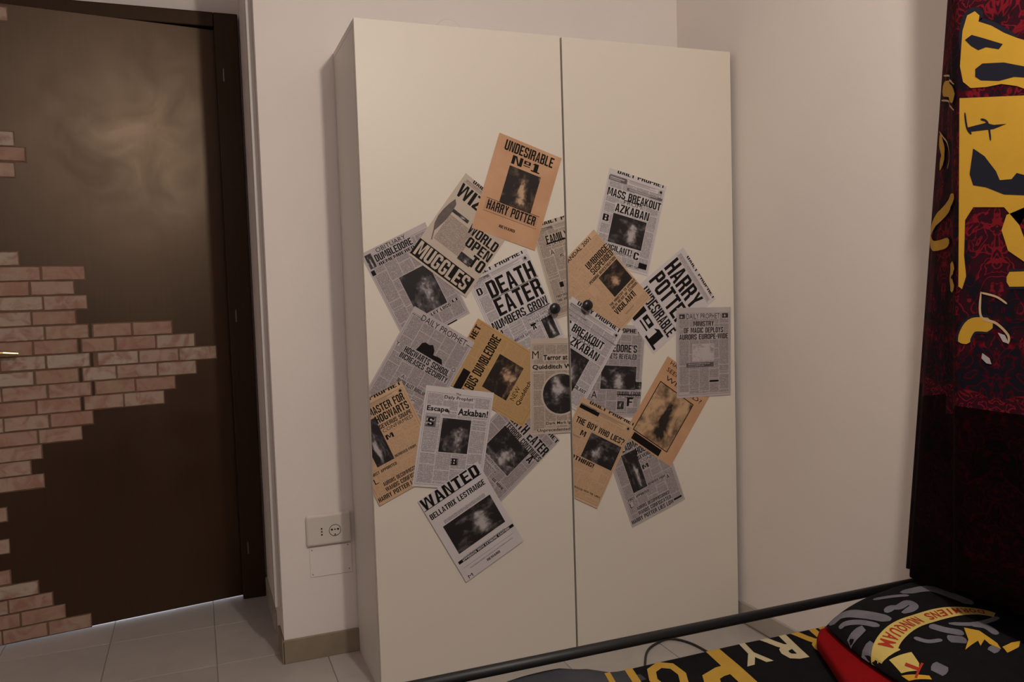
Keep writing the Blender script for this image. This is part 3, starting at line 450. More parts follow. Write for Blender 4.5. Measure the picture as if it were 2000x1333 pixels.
# condensed poster capitals: every glyph is a few straight-sided pieces on a 4 x 6 body
def _r(x0, y0, x1, y1): return [(x0, y0), (x1, y0), (x1, y1), (x0, y1)]
_c, _t, _b = .8, 1.4, 1.0
_P = {'L': _r(0, _c, _t, 6-_c), 'R': _r(4-_t, _c, 4, 6-_c), 'T': _r(_t, 6-_b, 4-_t, 6), 'B': _r(_t, 0, 4-_t, _b),
      'TL': [(0, 6-_c), (_t, 6-_c), (_t, 6), (_c, 6)], 'TR': [(4-_t, 6-_c), (4, 6-_c), (4-_c, 6), (4-_t, 6)],
      'BL': [(0, _c), (_c, 0), (_t, 0), (_t, _c)], 'BR': [(4-_t, 0), (4-_c, 0), (4, _c), (4-_t, _c)]}
def _g(ks, *more): return [_P[k] for k in ks.split()] + list(more)
_S = _r(0, 0, _t, 6)
GLY = {
 'A': (4, [[(0, 0), (1.25, 0), (2.2, 6), (1.3, 6)], [(2.75, 0), (4, 0), (2.7, 6), (1.8, 6)], _r(1.0, 1.3, 3.0, 2.2)]),
 'B': (4, [_S, _r(_t, 5.1, 2.5, 6), _r(_t, 2.6, 2.5, 3.5), _r(_t, 0, 2.5, .9), [(2.5, 0), (3.4, 0), (4, .7), (4, 2.4), (3.5, 3.05), (3.9, 3.6), (3.9, 5.3), (3.3, 6), (2.5, 6)]]),
 'C': (4, _g('L TL T TR BL B BR', _r(2.6, 4.0, 4, 5.2), _r(2.6, .8, 4, 2.0))),
 'D': (4, [_S, _r(_t, 5.1, 2.5, 6), _r(_t, 0, 2.5, .9), [(2.5, 0), (3.2, 0), (4, .9), (4, 5.1), (3.2, 6), (2.5, 6)]]),
 'E': (3.7, [_S, _r(_t, 0, 3.7, .95), _r(_t, 2.55, 3.3, 3.45), _r(_t, 5.05, 3.7, 6)]),
 'F': (3.6, [_S, _r(_t, 2.55, 3.2, 3.45), _r(_t, 5.05, 3.6, 6)]),
 'G': (4, _g('L TL T TR BL B BR', _r(2.6, 4.1, 4, 5.2), _r(2.6, .8, 4, 2.9), _r(2.1, 2.1, 2.6, 2.9))),
 'H': (4, [_S, _r(2.6, 0, 4, 6), _r(_t, 2.5, 2.6, 3.5)]), 'I': (1.5, [_r(0, 0, 1.5, 6)]),
 'J': (4, _g('BL B BR', _r(2.6, .8, 4, 6), _r(0, .8, _t, 2.2))),
 'K': (4.1, [_S, [(1.4, 2.2), (1.4, 3.4), (2.7, 6), (4.1, 6), (2.35, 2.9)], [(1.7, 3.0), (2.5, 3.3), (4.1, 0), (2.6, 0)]]),
 'L': (3.5, [_S, _r(_t, 0, 3.5, .95)]),
 'M': (5.4, [_r(0, 0, 1.3, 6), _r(4.1, 0, 5.4, 6), [(1.0, 6), (1.8, 6), (3.0, 1), (2.35, 1)], [(3.6, 6), (4.4, 6), (3.05, 1), (2.4, 1)]]),
 'N': (4.1, [_r(0, 0, 1.2, 6), _r(2.9, 0, 4.1, 6), [(.9, 6), (1.6, 6), (3.2, 0), (2.5, 0)]]),
 'O': (4, _g('L R T B TL TR BL BR')), 'Q': (4, _g('L R T B TL TR BL BR', [(2.2, 1.2), (3, 1.4), (4.2, -.5), (3.3, -.6)])),
 'P': (4, [_S, _r(_t, 5.1, 2.5, 6), _r(_t, 2.4, 2.5, 3.3), [(2.5, 2.4), (3.3, 2.4), (4, 3.1), (4, 5.3), (3.3, 6), (2.5, 6)]]),
 'R': (4.1, [_S, _r(_t, 5.1, 2.5, 6), _r(_t, 2.5, 2.5, 3.4), [(2.5, 2.5), (3.4, 2.7), (4, 3.3), (4, 5.3), (3.3, 6), (2.5, 6)], [(2.7, 0), (4.1, 0), (3.9, 2.2), (3.4, 2.7), (2.4, 2.6)]]),
 'S': (4, _g('T TL TR BL B BR', _r(0, 3.6, _t, 5.2), _r(2.6, .8, 4, 2.5), [(0, 3.6), (_t, 3.6), (4, 2.5), (2.6, 2.5)], _r(2.6, 4.2, 4, 5.2), _r(0, .8, _t, 1.8), [(0, 3.6), (2.6, 2.5), (1.2, 2.6), (.3, 3.1)])),
 'T': (3.9, [_r(0, 5.0, 3.9, 6), _r(1.25, 0, 2.65, 5.0)]), 'U': (4, _g('BL B BR', _r(0, .8, _t, 6), _r(2.6, .8, 4, 6))),
 'V': (4, [[(0, 6), (1.3, 6), (2.25, 0), (1.35, 0)], [(2.7, 6), (4, 6), (2.65, 0), (1.75, 0)]]),
 'W': (5.8, [[(0, 6), (1.2, 6), (1.9, 0), (.9, 0)], [(2.3, 6), (3.1, 6), (1.9, 0), (1.2, 0)], [(2.7, 6), (3.5, 6), (4.6, 0), (3.9, 0)], [(4.6, 6), (5.8, 6), (4.9, 0), (3.9, 0)]]),
 'X': (4, [[(0, 6), (1.35, 6), (4, 0), (2.65, 0)], [(2.65, 6), (4, 6), (1.35, 0), (0, 0)]]),
 'Y': (4, [[(0, 6), (1.35, 6), (2.5, 2.6), (1.4, 2.6)], [(2.65, 6), (4, 6), (2.6, 2.6), (1.5, 2.6)], _r(1.3, 0, 2.7, 2.7)]),
 'Z': (3.8, [_r(0, 5.05, 3.8, 6), _r(0, 0, 3.8, .95), [(0, .95), (1.4, .95), (3.8, 5.05), (2.4, 5.05)]]),
 '1': (3.4, [_r(.9, .8, 2.5, 6), [(0, 4.6), (.9, 4.8), (.9, 6)], _r(0, 0, 3.4, .9)]), '?': (4, _g('T TL TR', _r(0, 4.2, 1.3, 5.2), _r(2.6, 3.4, 4, 5.2), [(1.3, 1.8), (2.7, 1.8), (4, 3.4), (2.6, 3.4)], _r(1.3, 0, 2.7, 1.2))),
 '!': (1.5, [_r(0, 0, 1.5, 1.2), [(.2, 1.8), (1.3, 1.8), (1.5, 6), (0, 6)]]), "'": (1.2, [[(.3, 4.2), (.9, 4.2), (1.2, 6), (0, 6)]]), '-': (2, [_r(0, 2.5, 2, 3.4)]),
 '\u00ba': (2.6, [_r(0, 3, .8, 5.4), _r(1.8, 3, 2.6, 5.4), _r(.8, 4.8, 1.8, 5.4), _r(.8, 3, 1.8, 3.6), _r(0, 1.6, 2.6, 2.2)]), ' ': (2.2, []),
}
class Ink:
    """flat print in sheet millimetres (x right, y down); level = which layer of ink lies on which"""
    def __init__(s): s.bm = bmesh.new(); s.uv = s.bm.loops.layers.uv.new('UVMap')
    def face(s, pts, mi, lvl, uvs=None):
        vs = [s.bm.verts.new((x, y, lvl)) for x, y in pts]
        try: f = s.bm.faces.new(vs)
        except ValueError: return
        f.material_index = mi
        for l, (x, y), k in zip(f.loops, pts, range(len(pts))): l[s.uv].uv = uvs[k] if uvs else (x/1000, y/1000)
    def rect(s, x, y, w, h, mi, lvl, uvs=None): s.face([(x, y), (x+w, y), (x+w, y+h), (x, y+h)], mi, lvl, uvs)
    def text(s, body, x, y, w, h, mi, lvl, bold, heavy=0.):
        if heavy and all(ch in GLY for ch in body):
            W_ = sum(GLY[ch][0]+.55 for ch in body)-.55; cx = 0; k = 0
            for ch in body:
                gw, ps = GLY[ch]
                for p in ps:
                    k += 1; q = [(x+(cx+a)/W_*w, y+h-b/6*h) for a, b in p]
                    s.face(q, mi, lvl+(k % 7)*.06)
                cx += gw+.55
            return
        # heavy: the face is struck several times side by side, which thickens the upright strokes as in poster type
        vs, fs = text_mesh(body, bold); d = heavy*w/len(body)
        if heavy: vs, fs = text_mesh(body, bold+.004); d = 0
        for n_, dx in enumerate((0,)):
            bv = [s.bm.verts.new((x+d+a*(w-2*d)+dx, y+(1-b)*h, lvl+n_*.15)) for a, b in vs]
            for f in fs:
                try: fa = s.bm.faces.new([bv[i] for i in f]); fa.material_index = mi
                except ValueError: pass
    def poly(s, pts, mi, lvl):
        for t in tessellate_polygon([[Vector((x, y, 0)) for x, y in pts]]): s.face([pts[i] for i in t], mi, lvl)
    def finish(s, name, place, mats, parent, clips):
        bm = s.bm
        for co, no in (((-4, 0, 0), (-1, 0, 0)), ((214, 0, 0), (1, 0, 0)), ((0, -4, 0), (0, -1, 0)), ((0, 301, 0), (0, 1, 0))):
            bmesh.ops.bisect_plane(bm, geom=bm.verts[:]+bm.edges[:]+bm.faces[:], plane_co=co, plane_no=no, clear_outer=True)
        for v in bm.verts: v.co = place(v.co)
        for co, no in clips:
            bmesh.ops.bisect_plane(bm, geom=bm.verts[:]+bm.edges[:]+bm.faces[:], plane_co=co, plane_no=no, clear_outer=True)
        if not bm.faces: bm.free(); return None
        for f in bm.faces:
            f.normal_update()
            if f.normal.y > 0: f.normal_flip()
        return link(name, bm, mats, parent)
CL = {'L': [((.0012, 0, 0), (-1, 0, 0)), ((GX-.0036, 0, 0), (1, 0, 0))], 'R': [((GX+.0036, 0, 0), (-1, 0, 0)), ((WW-.0012, 0, 0), (1, 0, 0))]}
BOLD = {'b': .020, 'k': .014, 'l': .0}
def build_sheet(name, label, side, order, paper, kind, c, ang, items):
    a = math.radians(ang); U = Vector((math.cos(a), 0, math.sin(a))); V = Vector((math.sin(a), 0, -math.cos(a)))
    O = Vector((c[0], 0, c[1])); y0 = -.00035-.00034*order
    def place(v): return O + U*((v.x-105)/1000) + V*((v.y-148.5)/1000) + Vector((0, y0-v.z*.00006, 0))
    pm, nm = PAPER[paper]
    body = Ink(); body.rect(-4, -4, 218, 305, 0, 0)
    # a real thickness of paper behind the printed face
    for q in (((-4, -4), (214, -4)), ((214, -4), (214, 301)), ((214, 301), (-4, 301)), ((-4, 301), (-4, -4))):
        (xa, ya), (xb, yb) = q
        vs = [body.bm.verts.new(p) for p in ((xa, ya, 0), (xb, yb, 0), (xb, yb, -2.5), (xa, ya, -2.5))]
        body.bm.faces.new(vs).material_index = 0
    if kind != 'plain':
        cols = 5 if paper in ('grey', 'beige_grey') else 4
        y = 18
        cw = 200/cols
        for k in range(cols):
            yy = y
            while yy < 288:
                hh = random.choice((34, 52, 70, 90)); hh = min(hh, 291-yy)
                if hh < 8: break
                body.rect(5+k*cw+1.2, yy, cw-2.4, hh-2.6, 1, 1)
                yy += hh
        body.rect(2, 14, 206, .7, 2, 1); body.rect(2, 292, 206, .7, 2, 1); body.rect(2, 14, .6, 278, 2, 1); body.rect(207.4, 14, .6, 278, 2, 1)
        if name == 'newspaper_page' and paper != 'tan' and any(i[1] == 'DAILY PROPHET' and i[2] == 'k' for i in items):
            body.rect(4, 15, 62, 8, 3, 2); body.rect(7, 17, 40, 1.4, 0, 3); body.rect(7, 20, 52, 1.2, 0, 3)
            body.rect(70, 15, 118, 14, 0, 1.5); body.rect(74, 16.5, 100, 1.2, 3, 2); body.rect(74, 20, 80, 1, 3, 2); body.rect(74, 23.5, 104, 1, 3, 2)
            body.poly([(198+(6 if k % 2 else 3.4)*math.cos(k*PI/8), 21+(6 if k % 2 else 3.4)*math.sin(k*PI/8)) for k in range(16)], 2, 3)
        # small headings and initial letters strewn over the columns
        for k in range(6):
            xx = 6+random.randrange(cols)*cw; yy = random.uniform(95, 270)
            if any(i[0] in 'TPRC' and len(i) > 5 and i[-4] < xx+cw and i[-4]+i[-2] > xx-2 and i[-3] < yy+12 and i[-3]+i[-1] > yy-3 for i in items) or (cols == 5 and any(i[0] == 'C' for i in items)) : continue
            body.rect(xx, yy, cw-2, 9, 0, 2); body.rect(xx+1, yy+2, cw-4, 1.6, 3, 3); body.rect(xx+3, yy+5.4, cw-9, 1.4, 3, 3)
    heads = []; pics = []
    for it in items:
        t = it[0]
        if t == 'T':
            _, s, st, x, y, w, h = it
            m = .8+h*.05
            if st in BOLD:
                if kind != 'plain' : body.rect(x-m, y-m, w+2*m, h+2*m, 0, 2)
                if st == 'b':
                    hd = Ink(); hd.text(s, x, y, w, h, 0, 4, .03, .085); heads.append(hd)
                else: body.text(s, x, y, w, h, 2, 4, BOLD[st], .05 if st == 'k' else 0)
            elif st == 'cream': hd = Ink(); hd.text(s, x, y, w, h, 1, 5, .012, .06); heads.append(hd)
            elif st == 'o':
                body.rect(x-m, y-m, w+2*m, h+2*m, 0, 2); hd = Ink(); hd.text(s, x, y, w, h, 0, 4, .045, .05)
                if len(s) > 1: hd.rect(x-2, y-1.5, w+4, 1, 0, 4); hd.rect(x-2, y+h+.5, w+4, 1, 0, 4); heads.append(hd)
        elif t == 'R':
            _, m, x, y, w, h = it; body.rect(x, y, w, h, {'ink': 2, 'mid': 3, 'photo': 2}.get(m, 2), 3)
            if m == 'mid':
                body.rect(x+w*.06, y+h*.2, w*.8, h*.2, 0, 4); body.rect(x+w*.06, y+h*.6, w*.6, h*.14, 0, 4)
        elif t == 'N': body.rect(*it[1:5], 1, 2)
        elif t == 'F':
            body.poly([tuple(p) for p in it[1]], 4, 3)
        elif t == 'F2':
            body.poly([tuple(p) for p in it[1]], 2, 3)
        elif t == 'C':
            _, x, y, r = it; body.poly([(x+(r+6)*math.cos(k*PI/16), y+(r+6)*math.sin(k*PI/16)) for k in range(32)], 0, 2); pics.append(('photo', x-r, y-r, 2*r, 2*r, True))
        elif t == 'O':
            _, x, y, r = it
            for rr, mi in ((r, 3), (r-1, 0), (r-4, 3), (r-5, 0)): body.poly([(x+rr*math.cos(k*PI/12), y+rr*.7*math.sin(k*PI/12)) for k in range(24)], mi, 3+(r-rr)*.1)
        elif t == 'P':
            _, m, x, y, w, h = it; body.rect(x-2, y-2, w+4, h+4, 0, 2.5); pics.append((m, x, y, w, h, False))
    root = body.finish(name, place, [pm, nm, M_INK, M_INKSOFT, M_PENINK], None, CL[side])
    tag(root, label, 'poster' if name == 'wanted_poster' else 'newspaper', 'newspaper sheets stuck on the wardrobe doors')
    for hd in heads: hd.finish('headline', place, [M_INK, pm], root, CL[side])
    for m, x, y, w, h, rnd in pics:
        p = Ink(); sd = random.randrange(3, 40)*1.0; fl = 1
        asp = w/max(h, 1)
        if rnd:
            n = 40; q = [(x+w/2+w/2*math.cos(2*PI*k/n), y+h/2+h/2*math.sin(2*PI*k/n)) for k in range(n)]
            p.face(q, 0, 3.4, [(sd+(a-x)/w*.98+.01, sd+(b-y)/h*.98+.01) for a, b in q])
        else: p.rect(x, y, w, h, 0, 3.4, [(sd+.01, sd+.99), (sd+.99, sd+.99), (sd+.99, sd+.01), (sd+.01, sd+.01)])
        p.finish('picture', place, [PHOTO.get(m, PHOTO['photo'])], root, CL[side])
for s in SHEETS: build_sheet(*s)

# ------------------------------------------------------------------ socket and blank cover on the wall
so = empty('wall_socket', (-.085, YW, .43), 'white double wall socket plate left of the wardrobe', 'socket')
bm = bmesh.new(); box(bm, -.158, -.012, YW-.016, YW, .378, .482, bev=.008, seg=3); link('cover_plate', bm, M_PLATE, so)
bm = bmesh.new(); lathe(bm, [(.0195, 0), (.0195, .0012), (.0183, .0012), (.0183, -.0005), (0, -.0005)], 36, Matrix.Translation((-.066, YW-.0162, .425)) @ FACE_FRONT); link('socket_ring', bm, M_SCREW, so)
bm = bmesh.new(); lathe(bm, [(.0175, .0), (.0175, .0012), (0, .0012)], 36, Matrix.Translation((-.066, YW-.0162, .425)) @ FACE_FRONT); link('socket_face', bm, M_PLATE, so)
for x, z in ((-.109, .435), (-.109, .425), (-.109, .415), (-.076, .428), (-.056, .428), (-.066, .428), (-.066, .411)):
    r = .0024 if x not in (-.076, -.056) else .0034
    bm = bmesh.new(); lathe(bm, [(r, 0), (r, .0022), (0, .0022)], 14, Matrix.Translation((x, YW-.0162, z)) @ FACE_FRONT); link('socket_hole', bm, M_HOLE, so)
bc = empty('blank_cover', (-.08, YW, .32), 'flush white blank cover plate with corner screws, below the socket', 'wall cover')
bm = bmesh.new(); box(bm, -.150, -.012, YW-.0028, YW, .272, .372, bev=.001, seg=1); link('plate', bm, M_WALL, bc)
for x, z in ((-.142, .281), (-.022, .285), (-.142, .363), (-.024, .366)):
    bm = bmesh.new(); lathe(bm, [(.0020, 0), (.0018, .001), (0, .001)], 12, Matrix.Translation((x, YW-.0028, z)) @ FACE_FRONT); link('screw', bm, M_SCREW, bc)
# ------------------------------------------------------------------ flat printing laid onto curved cloth
def stroke_poly(pts, w, n=6, taper=False):
    P = [Vector((a, b)) for a, b in pts]; Q = []
    for i in range(len(P)-1):
        p0, p1, p2, p3 = P[max(i-1, 0)], P[i], P[i+1], P[min(i+2, len(P)-1)]
        for k in range(n):
            t = k/n; Q.append(.5*((2*p1)+(p2-p0)*t+(2*p0-5*p1+4*p2-p3)*t*t+(3*p1-p0-3*p2+p3)*t**3))
    Q.append(P[-1]); l = []; r = []
    for i, q in enumerate(Q):
        d = (Q[min(i+1, len(Q)-1)]-Q[max(i-1, 0)]).normalized(); nn = Vector((-d.y, d.x)); t = i/(len(Q)-1)
        ww = w/2*(1-.55*t if taper else min(1, .35+6*min(t, 1-t)))
        l.append(q+nn*ww); r.append(q-nn*ww)
    return l, r, Q
def add_band(bm, pts, w, taper=False):
    l, r, Q = stroke_poly(pts, w, taper=taper); L = [bm.verts.new((p.x, p.y, 0)) for p in l]; R = [bm.verts.new((p.x, p.y, 0)) for p in r]
    for i in range(len(L)-1): bm.faces.new((L[i], R[i], R[i+1], L[i+1]))
def add_poly(bm, pts):
    v = [bm.verts.new((a, b, 0)) for a, b in pts]
    for t in tessellate_polygon([[Vector((a, b, 0)) for a, b in pts]]):
        try: bm.faces.new([v[i] for i in t])
        except ValueError: pass
def add_text(bm, body, org, adv, up, w, h, bold=.02, shear=0.):
    vs, fs = text_mesh(body, bold)
    bv = [bm.verts.new((*(Vector(org)+Vector(adv)*(a*w+b*shear)+Vector(up)*b*h), 0)) for a, b in vs]
    for f in fs:
        try: bm.faces.new([bv[i] for i in f])
        except ValueError: pass
def drape(bm, step, lift, lvl=.0008):
    xs = [v.co.x for v in bm.verts]; ys = [v.co.y for v in bm.verts]
    if not xs: return
    for ax, lo, hi in ((0, min(xs), max(xs)), (1, min(ys), max(ys))):
        k = math.floor(lo/step)+1
        while k*step < hi:
            co = [0, 0, 0]; no = [0, 0, 0]; co[ax] = k*step; no[ax] = 1
            bmesh.ops.bisect_plane(bm, geom=bm.verts[:]+bm.edges[:]+bm.faces[:], plane_co=co, plane_no=no); k += 1
    bmesh.ops.triangulate(bm, faces=[f for f in bm.faces if len(f.verts) > 4])
    for v in bm.verts: v.co = lift(v.co.x, v.co.y, lvl)
    bmesh.ops.recalc_face_normals(bm, faces=bm.faces)

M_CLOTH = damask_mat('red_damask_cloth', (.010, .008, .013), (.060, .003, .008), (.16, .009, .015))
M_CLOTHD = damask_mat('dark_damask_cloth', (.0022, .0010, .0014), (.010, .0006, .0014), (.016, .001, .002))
M_GOLD = plain('golden_print', (.55, .31, .035), .8, .07, 22, .15, .1)
M_NAVY = plain('navy_print', (.016, .016, .028), .85, .1, 20, 0, .1)
M_PALE = plain('pale_print', (.45, .40, .40), .8, .1, 20, 0, .1)
M_PALELINE = plain('cream_print_line', (.55, .38, .22), .8, .1, 20, 0, .1)
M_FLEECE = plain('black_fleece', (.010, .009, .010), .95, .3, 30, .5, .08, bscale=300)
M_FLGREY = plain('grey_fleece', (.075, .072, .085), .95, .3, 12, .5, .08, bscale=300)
M_FLRED = plain('red_fleece', (.23, .004, .006), .95, .15, 12, .5, .08, bscale=300)
M_LETTER = plain('gold_letter_print', (.46, .27, .045), .9, .12, 30, 0, .1)
M_LETTER2 = plain('cream_letter_print', (.50, .42, .26), .9, .12, 30, 0, .1)
M_RIBBON = plain('yellow_ribbon_print', (.60, .45, .13), .85, .15, 14, 0, .1)
M_REDINK = plain('red_letter_print', (.38, .035, .02), .85, .1, 30, 0, .1)
M_GREYPR = plain('grey_swirl_print', (.20, .185, .21), .9, .3, 16, 0, .1)
M_CABLE = plain('black_cable_rubber', (.012, .012, .012), .4, .1, 20)
M_MATT = plain('dark_mattress_cover', (.03, .03, .035), .9, .1, 20)
M_GLASS_L = NT('lamp_glass').m

# ------------------------------------------------------------------ curtain
EX, EY = .980, -1.147
def curtain_plan(z):
    ya = -.86 + (1.87-z)/1.45*.13
    return [(1.284, ya), (1.20, ya-.088), (1.10, ya-.185), (1.02, EY+.05), (EX+.004, EY+.007), (EX, EY-.004), (EX, EY-.06), (EX, EY-.18), (1.00, EY-.26), (1.06, EY-.33), (1.01, EY-.42), (.98, EY-.52), (1.05, EY-.64), (1.01, EY-.76), (1.04, EY-.86)]
def hem_z(i): return .42 + .13*min(1, i/4.)
bm = bmesh.new(); uvl = bm.loops.layers.uv.new('UVMap')
def fine(pl):
    out = []
    for i in range(len(pl)-1):
        n = 4 if i not in (4,) else 2
        for k in range(n):
            t = k/n; out.append((pl[i][0]*(1-t)+pl[i+1][0]*t, pl[i][1]*(1-t)+pl[i+1][1]*t, i+t))
    out.append((*pl[-1], len(pl)-1.)); return out
zs = [2.42-(2.42-.0)*k/44 for k in range(45)]
grid = []
for k in range(45):
    base = fine(curtain_plan(1.2)); rowv = []
    for j in range(len(base)):
        hz = hem_z(base[j][2]); z = hz+(2.42-hz)*(1-k/44)
        pl = fine(curtain_plan(z)); x, y, i = pl[j]
        fl = .006*math.sin(i*2.1+z*1.7)*(1 if (i < 3.4 or i > 7.2) and i > .3 else 0)
        rowv.append((bm.verts.new((x+fl, y, z)), i, z))
    grid.append(rowv)
arc = [0]
b0 = fine(curtain_plan(1.2))
for p, q in zip(b0, b0[1:]): arc.append(arc[-1]+math.hypot(q[0]-p[0], q[1]-p[1]))
for k in range(44):
    for j in range(len(grid[0])-1):
        q = (grid[k][j], grid[k+1][j], grid[k+1][j+1], grid[k][j+1])
        f = bm.faces.new([a[0] for a in q]); f.smooth = True
        zc = sum(a[2] for a in q)/4
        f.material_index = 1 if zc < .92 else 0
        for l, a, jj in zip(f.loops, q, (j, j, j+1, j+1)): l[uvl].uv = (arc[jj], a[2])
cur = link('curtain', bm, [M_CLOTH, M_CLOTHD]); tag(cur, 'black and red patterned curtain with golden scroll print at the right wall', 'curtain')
sol = cur.modifiers.new('thick', 'SOLIDIFY'); sol.thickness = .0016; sol.offset = 1 if False else -1
def front_lift(y, z, l): return Vector((.9795-l, y, z))
dS = Vector((1.283-EX, -.80-EY, 0)); dS.normalize(); nS = Vector((-dS.y, dS.x, 0))
def side_lift(s, z, l):
    pl = fine(curtain_plan(z)); best = None
    p = Vector((EX, EY, 0))+dS*s
    for a, b in zip(pl, pl[1:]):
        if a[2] > 5: break
        A = Vector((a[0], a[1], 0)); B = Vector((b[0], b[1], 0)); e = B-A
        if abs(e.cross(nS).z) < 1e-9: continue
        t = (p-A).cross(nS).z/e.cross(nS).z
        if -.02 <= t <= 1.02: best = (A+e*t, a[2]+(b[2]-a[2])*t); break
    if best is None: best = (Vector((EX, EY, 0)) if s < .1 else Vector((pl[0][0], pl[0][1], 0)), 4.)
    i = best[1]; fl = .006*math.sin(i*2.1+z*1.7)*(1 if i < 3.4 and i > .3 else 0)
    return best[0]+Vector((fl, 0, z))+nS*(.004+l)
bm = bmesh.new()
for pts, w in C_STROKES: add_band(bm, pts, w*1.35)
add_poly(bm, C_FIELD); add_band(bm, C_UPPER[:9], .016)
drape(bm, .08, front_lift, .0004); outl = link('print_outline', bm, M_NAVY, cur)
bm = bmesh.new()
for pts, w in C_STROKES: add_band(bm, pts, w)
def shrink(pts, d):
    cx = sum(p[0] for p in pts)/len(pts); cy = sum(p[1] for p in pts)/len(pts); return pts
add_poly(bm, C_FIELD); add_poly(bm, C_UPPER); drape(bm, .08, front_lift, .0008); link('scroll_print', bm, M_GOLD, cur)
for h in C_HOLES + C_UHOLES:
    bm = bmesh.new(); add_poly(bm, h); drape(bm, .08, front_lift, .0013); link('leaf_print', bm, M_NAVY, cur)
for pts in ([(-1.20, 1.50), (-1.215, 1.49), (-1.222, 1.455)], [(-1.165, 1.52), (-1.17, 1.49), (-1.18, 1.475)]):
    bm = bmesh.new(); add_band(bm, pts, .004); drape(bm, .08, front_lift, .0016); link('line_print', bm, M_NAVY, cur)
for h in C_PALE:
    bm = bmesh.new(); add_poly(bm, h); drape(bm, .08, front_lift, .0013); link('pale_print', bm, M_PALE, cur)
bm = bmesh.new()
for pts, w in C_TRIM: add_band(bm, pts, w)
drape(bm, .08, front_lift, .0010); link('line_print', bm, M_PALELINE, cur)
bm = bmesh.new()
for pts, w in C_SIDE: add_band(bm, pts, w)
drape(bm, .04, side_lift, .0008); link('scroll_print', bm, M_GOLD, cur)
bm = bmesh.new()
for pts, w in C_SIDELINE: add_band(bm, pts, w)
drape(bm, .04, side_lift, .0008); link('line_print', bm, M_PALELINE, cur)
# rod that carries it
rod = empty('curtain_rod', (1.03, -1.5, 2.45), 'black curtain rod above the patterned curtain', 'rod')
bm = bmesh.new(); tube(bm, [(1.03, -.80, 2.445), (1.03, -2.3, 2.445)], .010, 14); link('pole', bm, M_BLACKM, rod)
for y in (-.84, -2.25):
    bm = bmesh.new(); tube(bm, [(1.03, y, 2.445), (1.30, y, 2.445)], .007, 10); link('bracket', bm, M_BLACKM, rod)
for k in range(9):
    i = k/8; bm = bmesh.new(); y = -.86-i*1.1
    tube(bm, [(1.03+.017*math.cos(a*PI/8), y, 2.438+.017*math.sin(a*PI/8)) for a in range(17)], .002, 6, False); link('ring', bm, M_BLACKM, rod)

# ------------------------------------------------------------------ bed
bed = empty('bed_frame', (.2, -1.27, 0), 'black metal bed frame with a tube rail in front of the wardrobe', 'bed')
RY, RZ = -.821, .420
bm = bmesh.new(); tube(bm, [(-.77, RY, RZ), (1.228, RY, RZ)], .0118, 20); link('side_rail', bm, M_BLACKM, bed, True)
bm = bmesh.new(); tube(bm, [(-.77, -1.76, RZ), (1.228, -1.76, RZ)], .0118, 20); link('side_rail', bm, M_BLACKM, bed, True)
for y in (RY, -1.76):
    bm = bmesh.new(); box(bm, -.77, 1.228, y-.010, y+.010, .185, .215, bev=.002); link('lower_rail', bm, M_BLACKM, bed)
    for x in (-.12, 1.104):
        bm = bmesh.new(); tube(bm, [(x, y, .215), (x, y, RZ-.008)], .0075, 14); link('rail_post', bm, M_BLACKM, bed, True)
    for x in (-.77, 1.238):
        bm = bmesh.new(); tube(bm, [(x, y, 0), (x, y, .46 if x < 0 else .60)], .0155, 16); link('leg', bm, M_BLACKM, bed, True)
for k in range(12):
    x = -.70+k*.168; bbox_obj('slat', (x, x+.06, -1.75, RY-.01, .190, .204), M_BLACKM, bed, .002)
hb = bmesh.new(); box(hb, 1.224, 1.250, -1.74, RY-.018, .20, .60, bev=.006); hbo = link('headboard', hb, M_BLACKM, bed)
bm = bmesh.new(); lathe(bm, [(0, .004), (.0045, .003), (.006, 0)], 14, Matrix.Translation((1.224, -1.048, .496)) @ Matrix.Rotation(-PI/2, 4, 'Y')); link('bolt', bm, M_STEEL, hbo)
tag(bbox_obj('mattress', (-.74, 1.215, -1.735, -.872, .206, .368), M_MATT, None, .02), 'dark mattress under the black blanket', 'mattress')

# blanket: black fleece, grey towards the left, large upside-down gold letters along its far edge
def edge_y(x):
    pts = [(-.8, -.84), (-.2, -.83), (.05, -.806), (.15, -.795), (.22, -.795), (.27, -.815), (.33, -.853), (.45, -.852), (.62, -.850), (.80, -.853), (1.0, -.858), (1.22, -.862)]
    for a, b in zip(pts, pts[1:]):
        if x <= b[0]:
            t = (x-a[0])/(b[0]-a[0]); t = t*t*(3-2*t); return a[1]+(b[1]-a[1])*t
    return pts[-1][1]
def top_z(x, y):
    d = edge_y(x)-y
    w = .0025*math.sin(9*x+4*y)+.002*math.sin(23*x-13*y)
    z = .3835+w*min(1, max(0, d)/.1)
    if x < .34: z += .006*math.exp(-((x-.2)/.1)**2)
    if d < .02: z -= (.02-d)**2/.02*.5
    return z
bm = bmesh.new(); g = []
xs = [-.76+1.975*i/110 for i in range(111)]
for x in xs:
    col = []; ey = edge_y(x)
    for j in range(40):
        y = -1.745+(ey+1.745)*(1-(1-j/39)**1.6)
        col.append(bm.verts.new((x, y, top_z(x, y))))
    col.append(bm.verts.new((x, min(ey+.004, -.836) if x > .3 else ey-.004, .358)))
    col.append(bm.verts.new((x, min(ey, -.838)-.006, .30+.01*math.sin(14*x))))
    col.append(bm.verts.new((x, min(ey, -.838)-.010, .235+.012*math.sin(11*x+1))))
    g.append(col)
for i in range(110):
    for j in range(len(g[0])-1):
        f = bm.faces.new((g[i][j], g[i+1][j], g[i+1][j+1], g[i][j+1])); f.smooth = True
        xc = (xs[i]+xs[i+1])/2; yc = g[i][j].co.y
        f.material_index = 1 if xc + (yc+.8)*.25 + .012*math.sin(30*yc) < .325 else 0
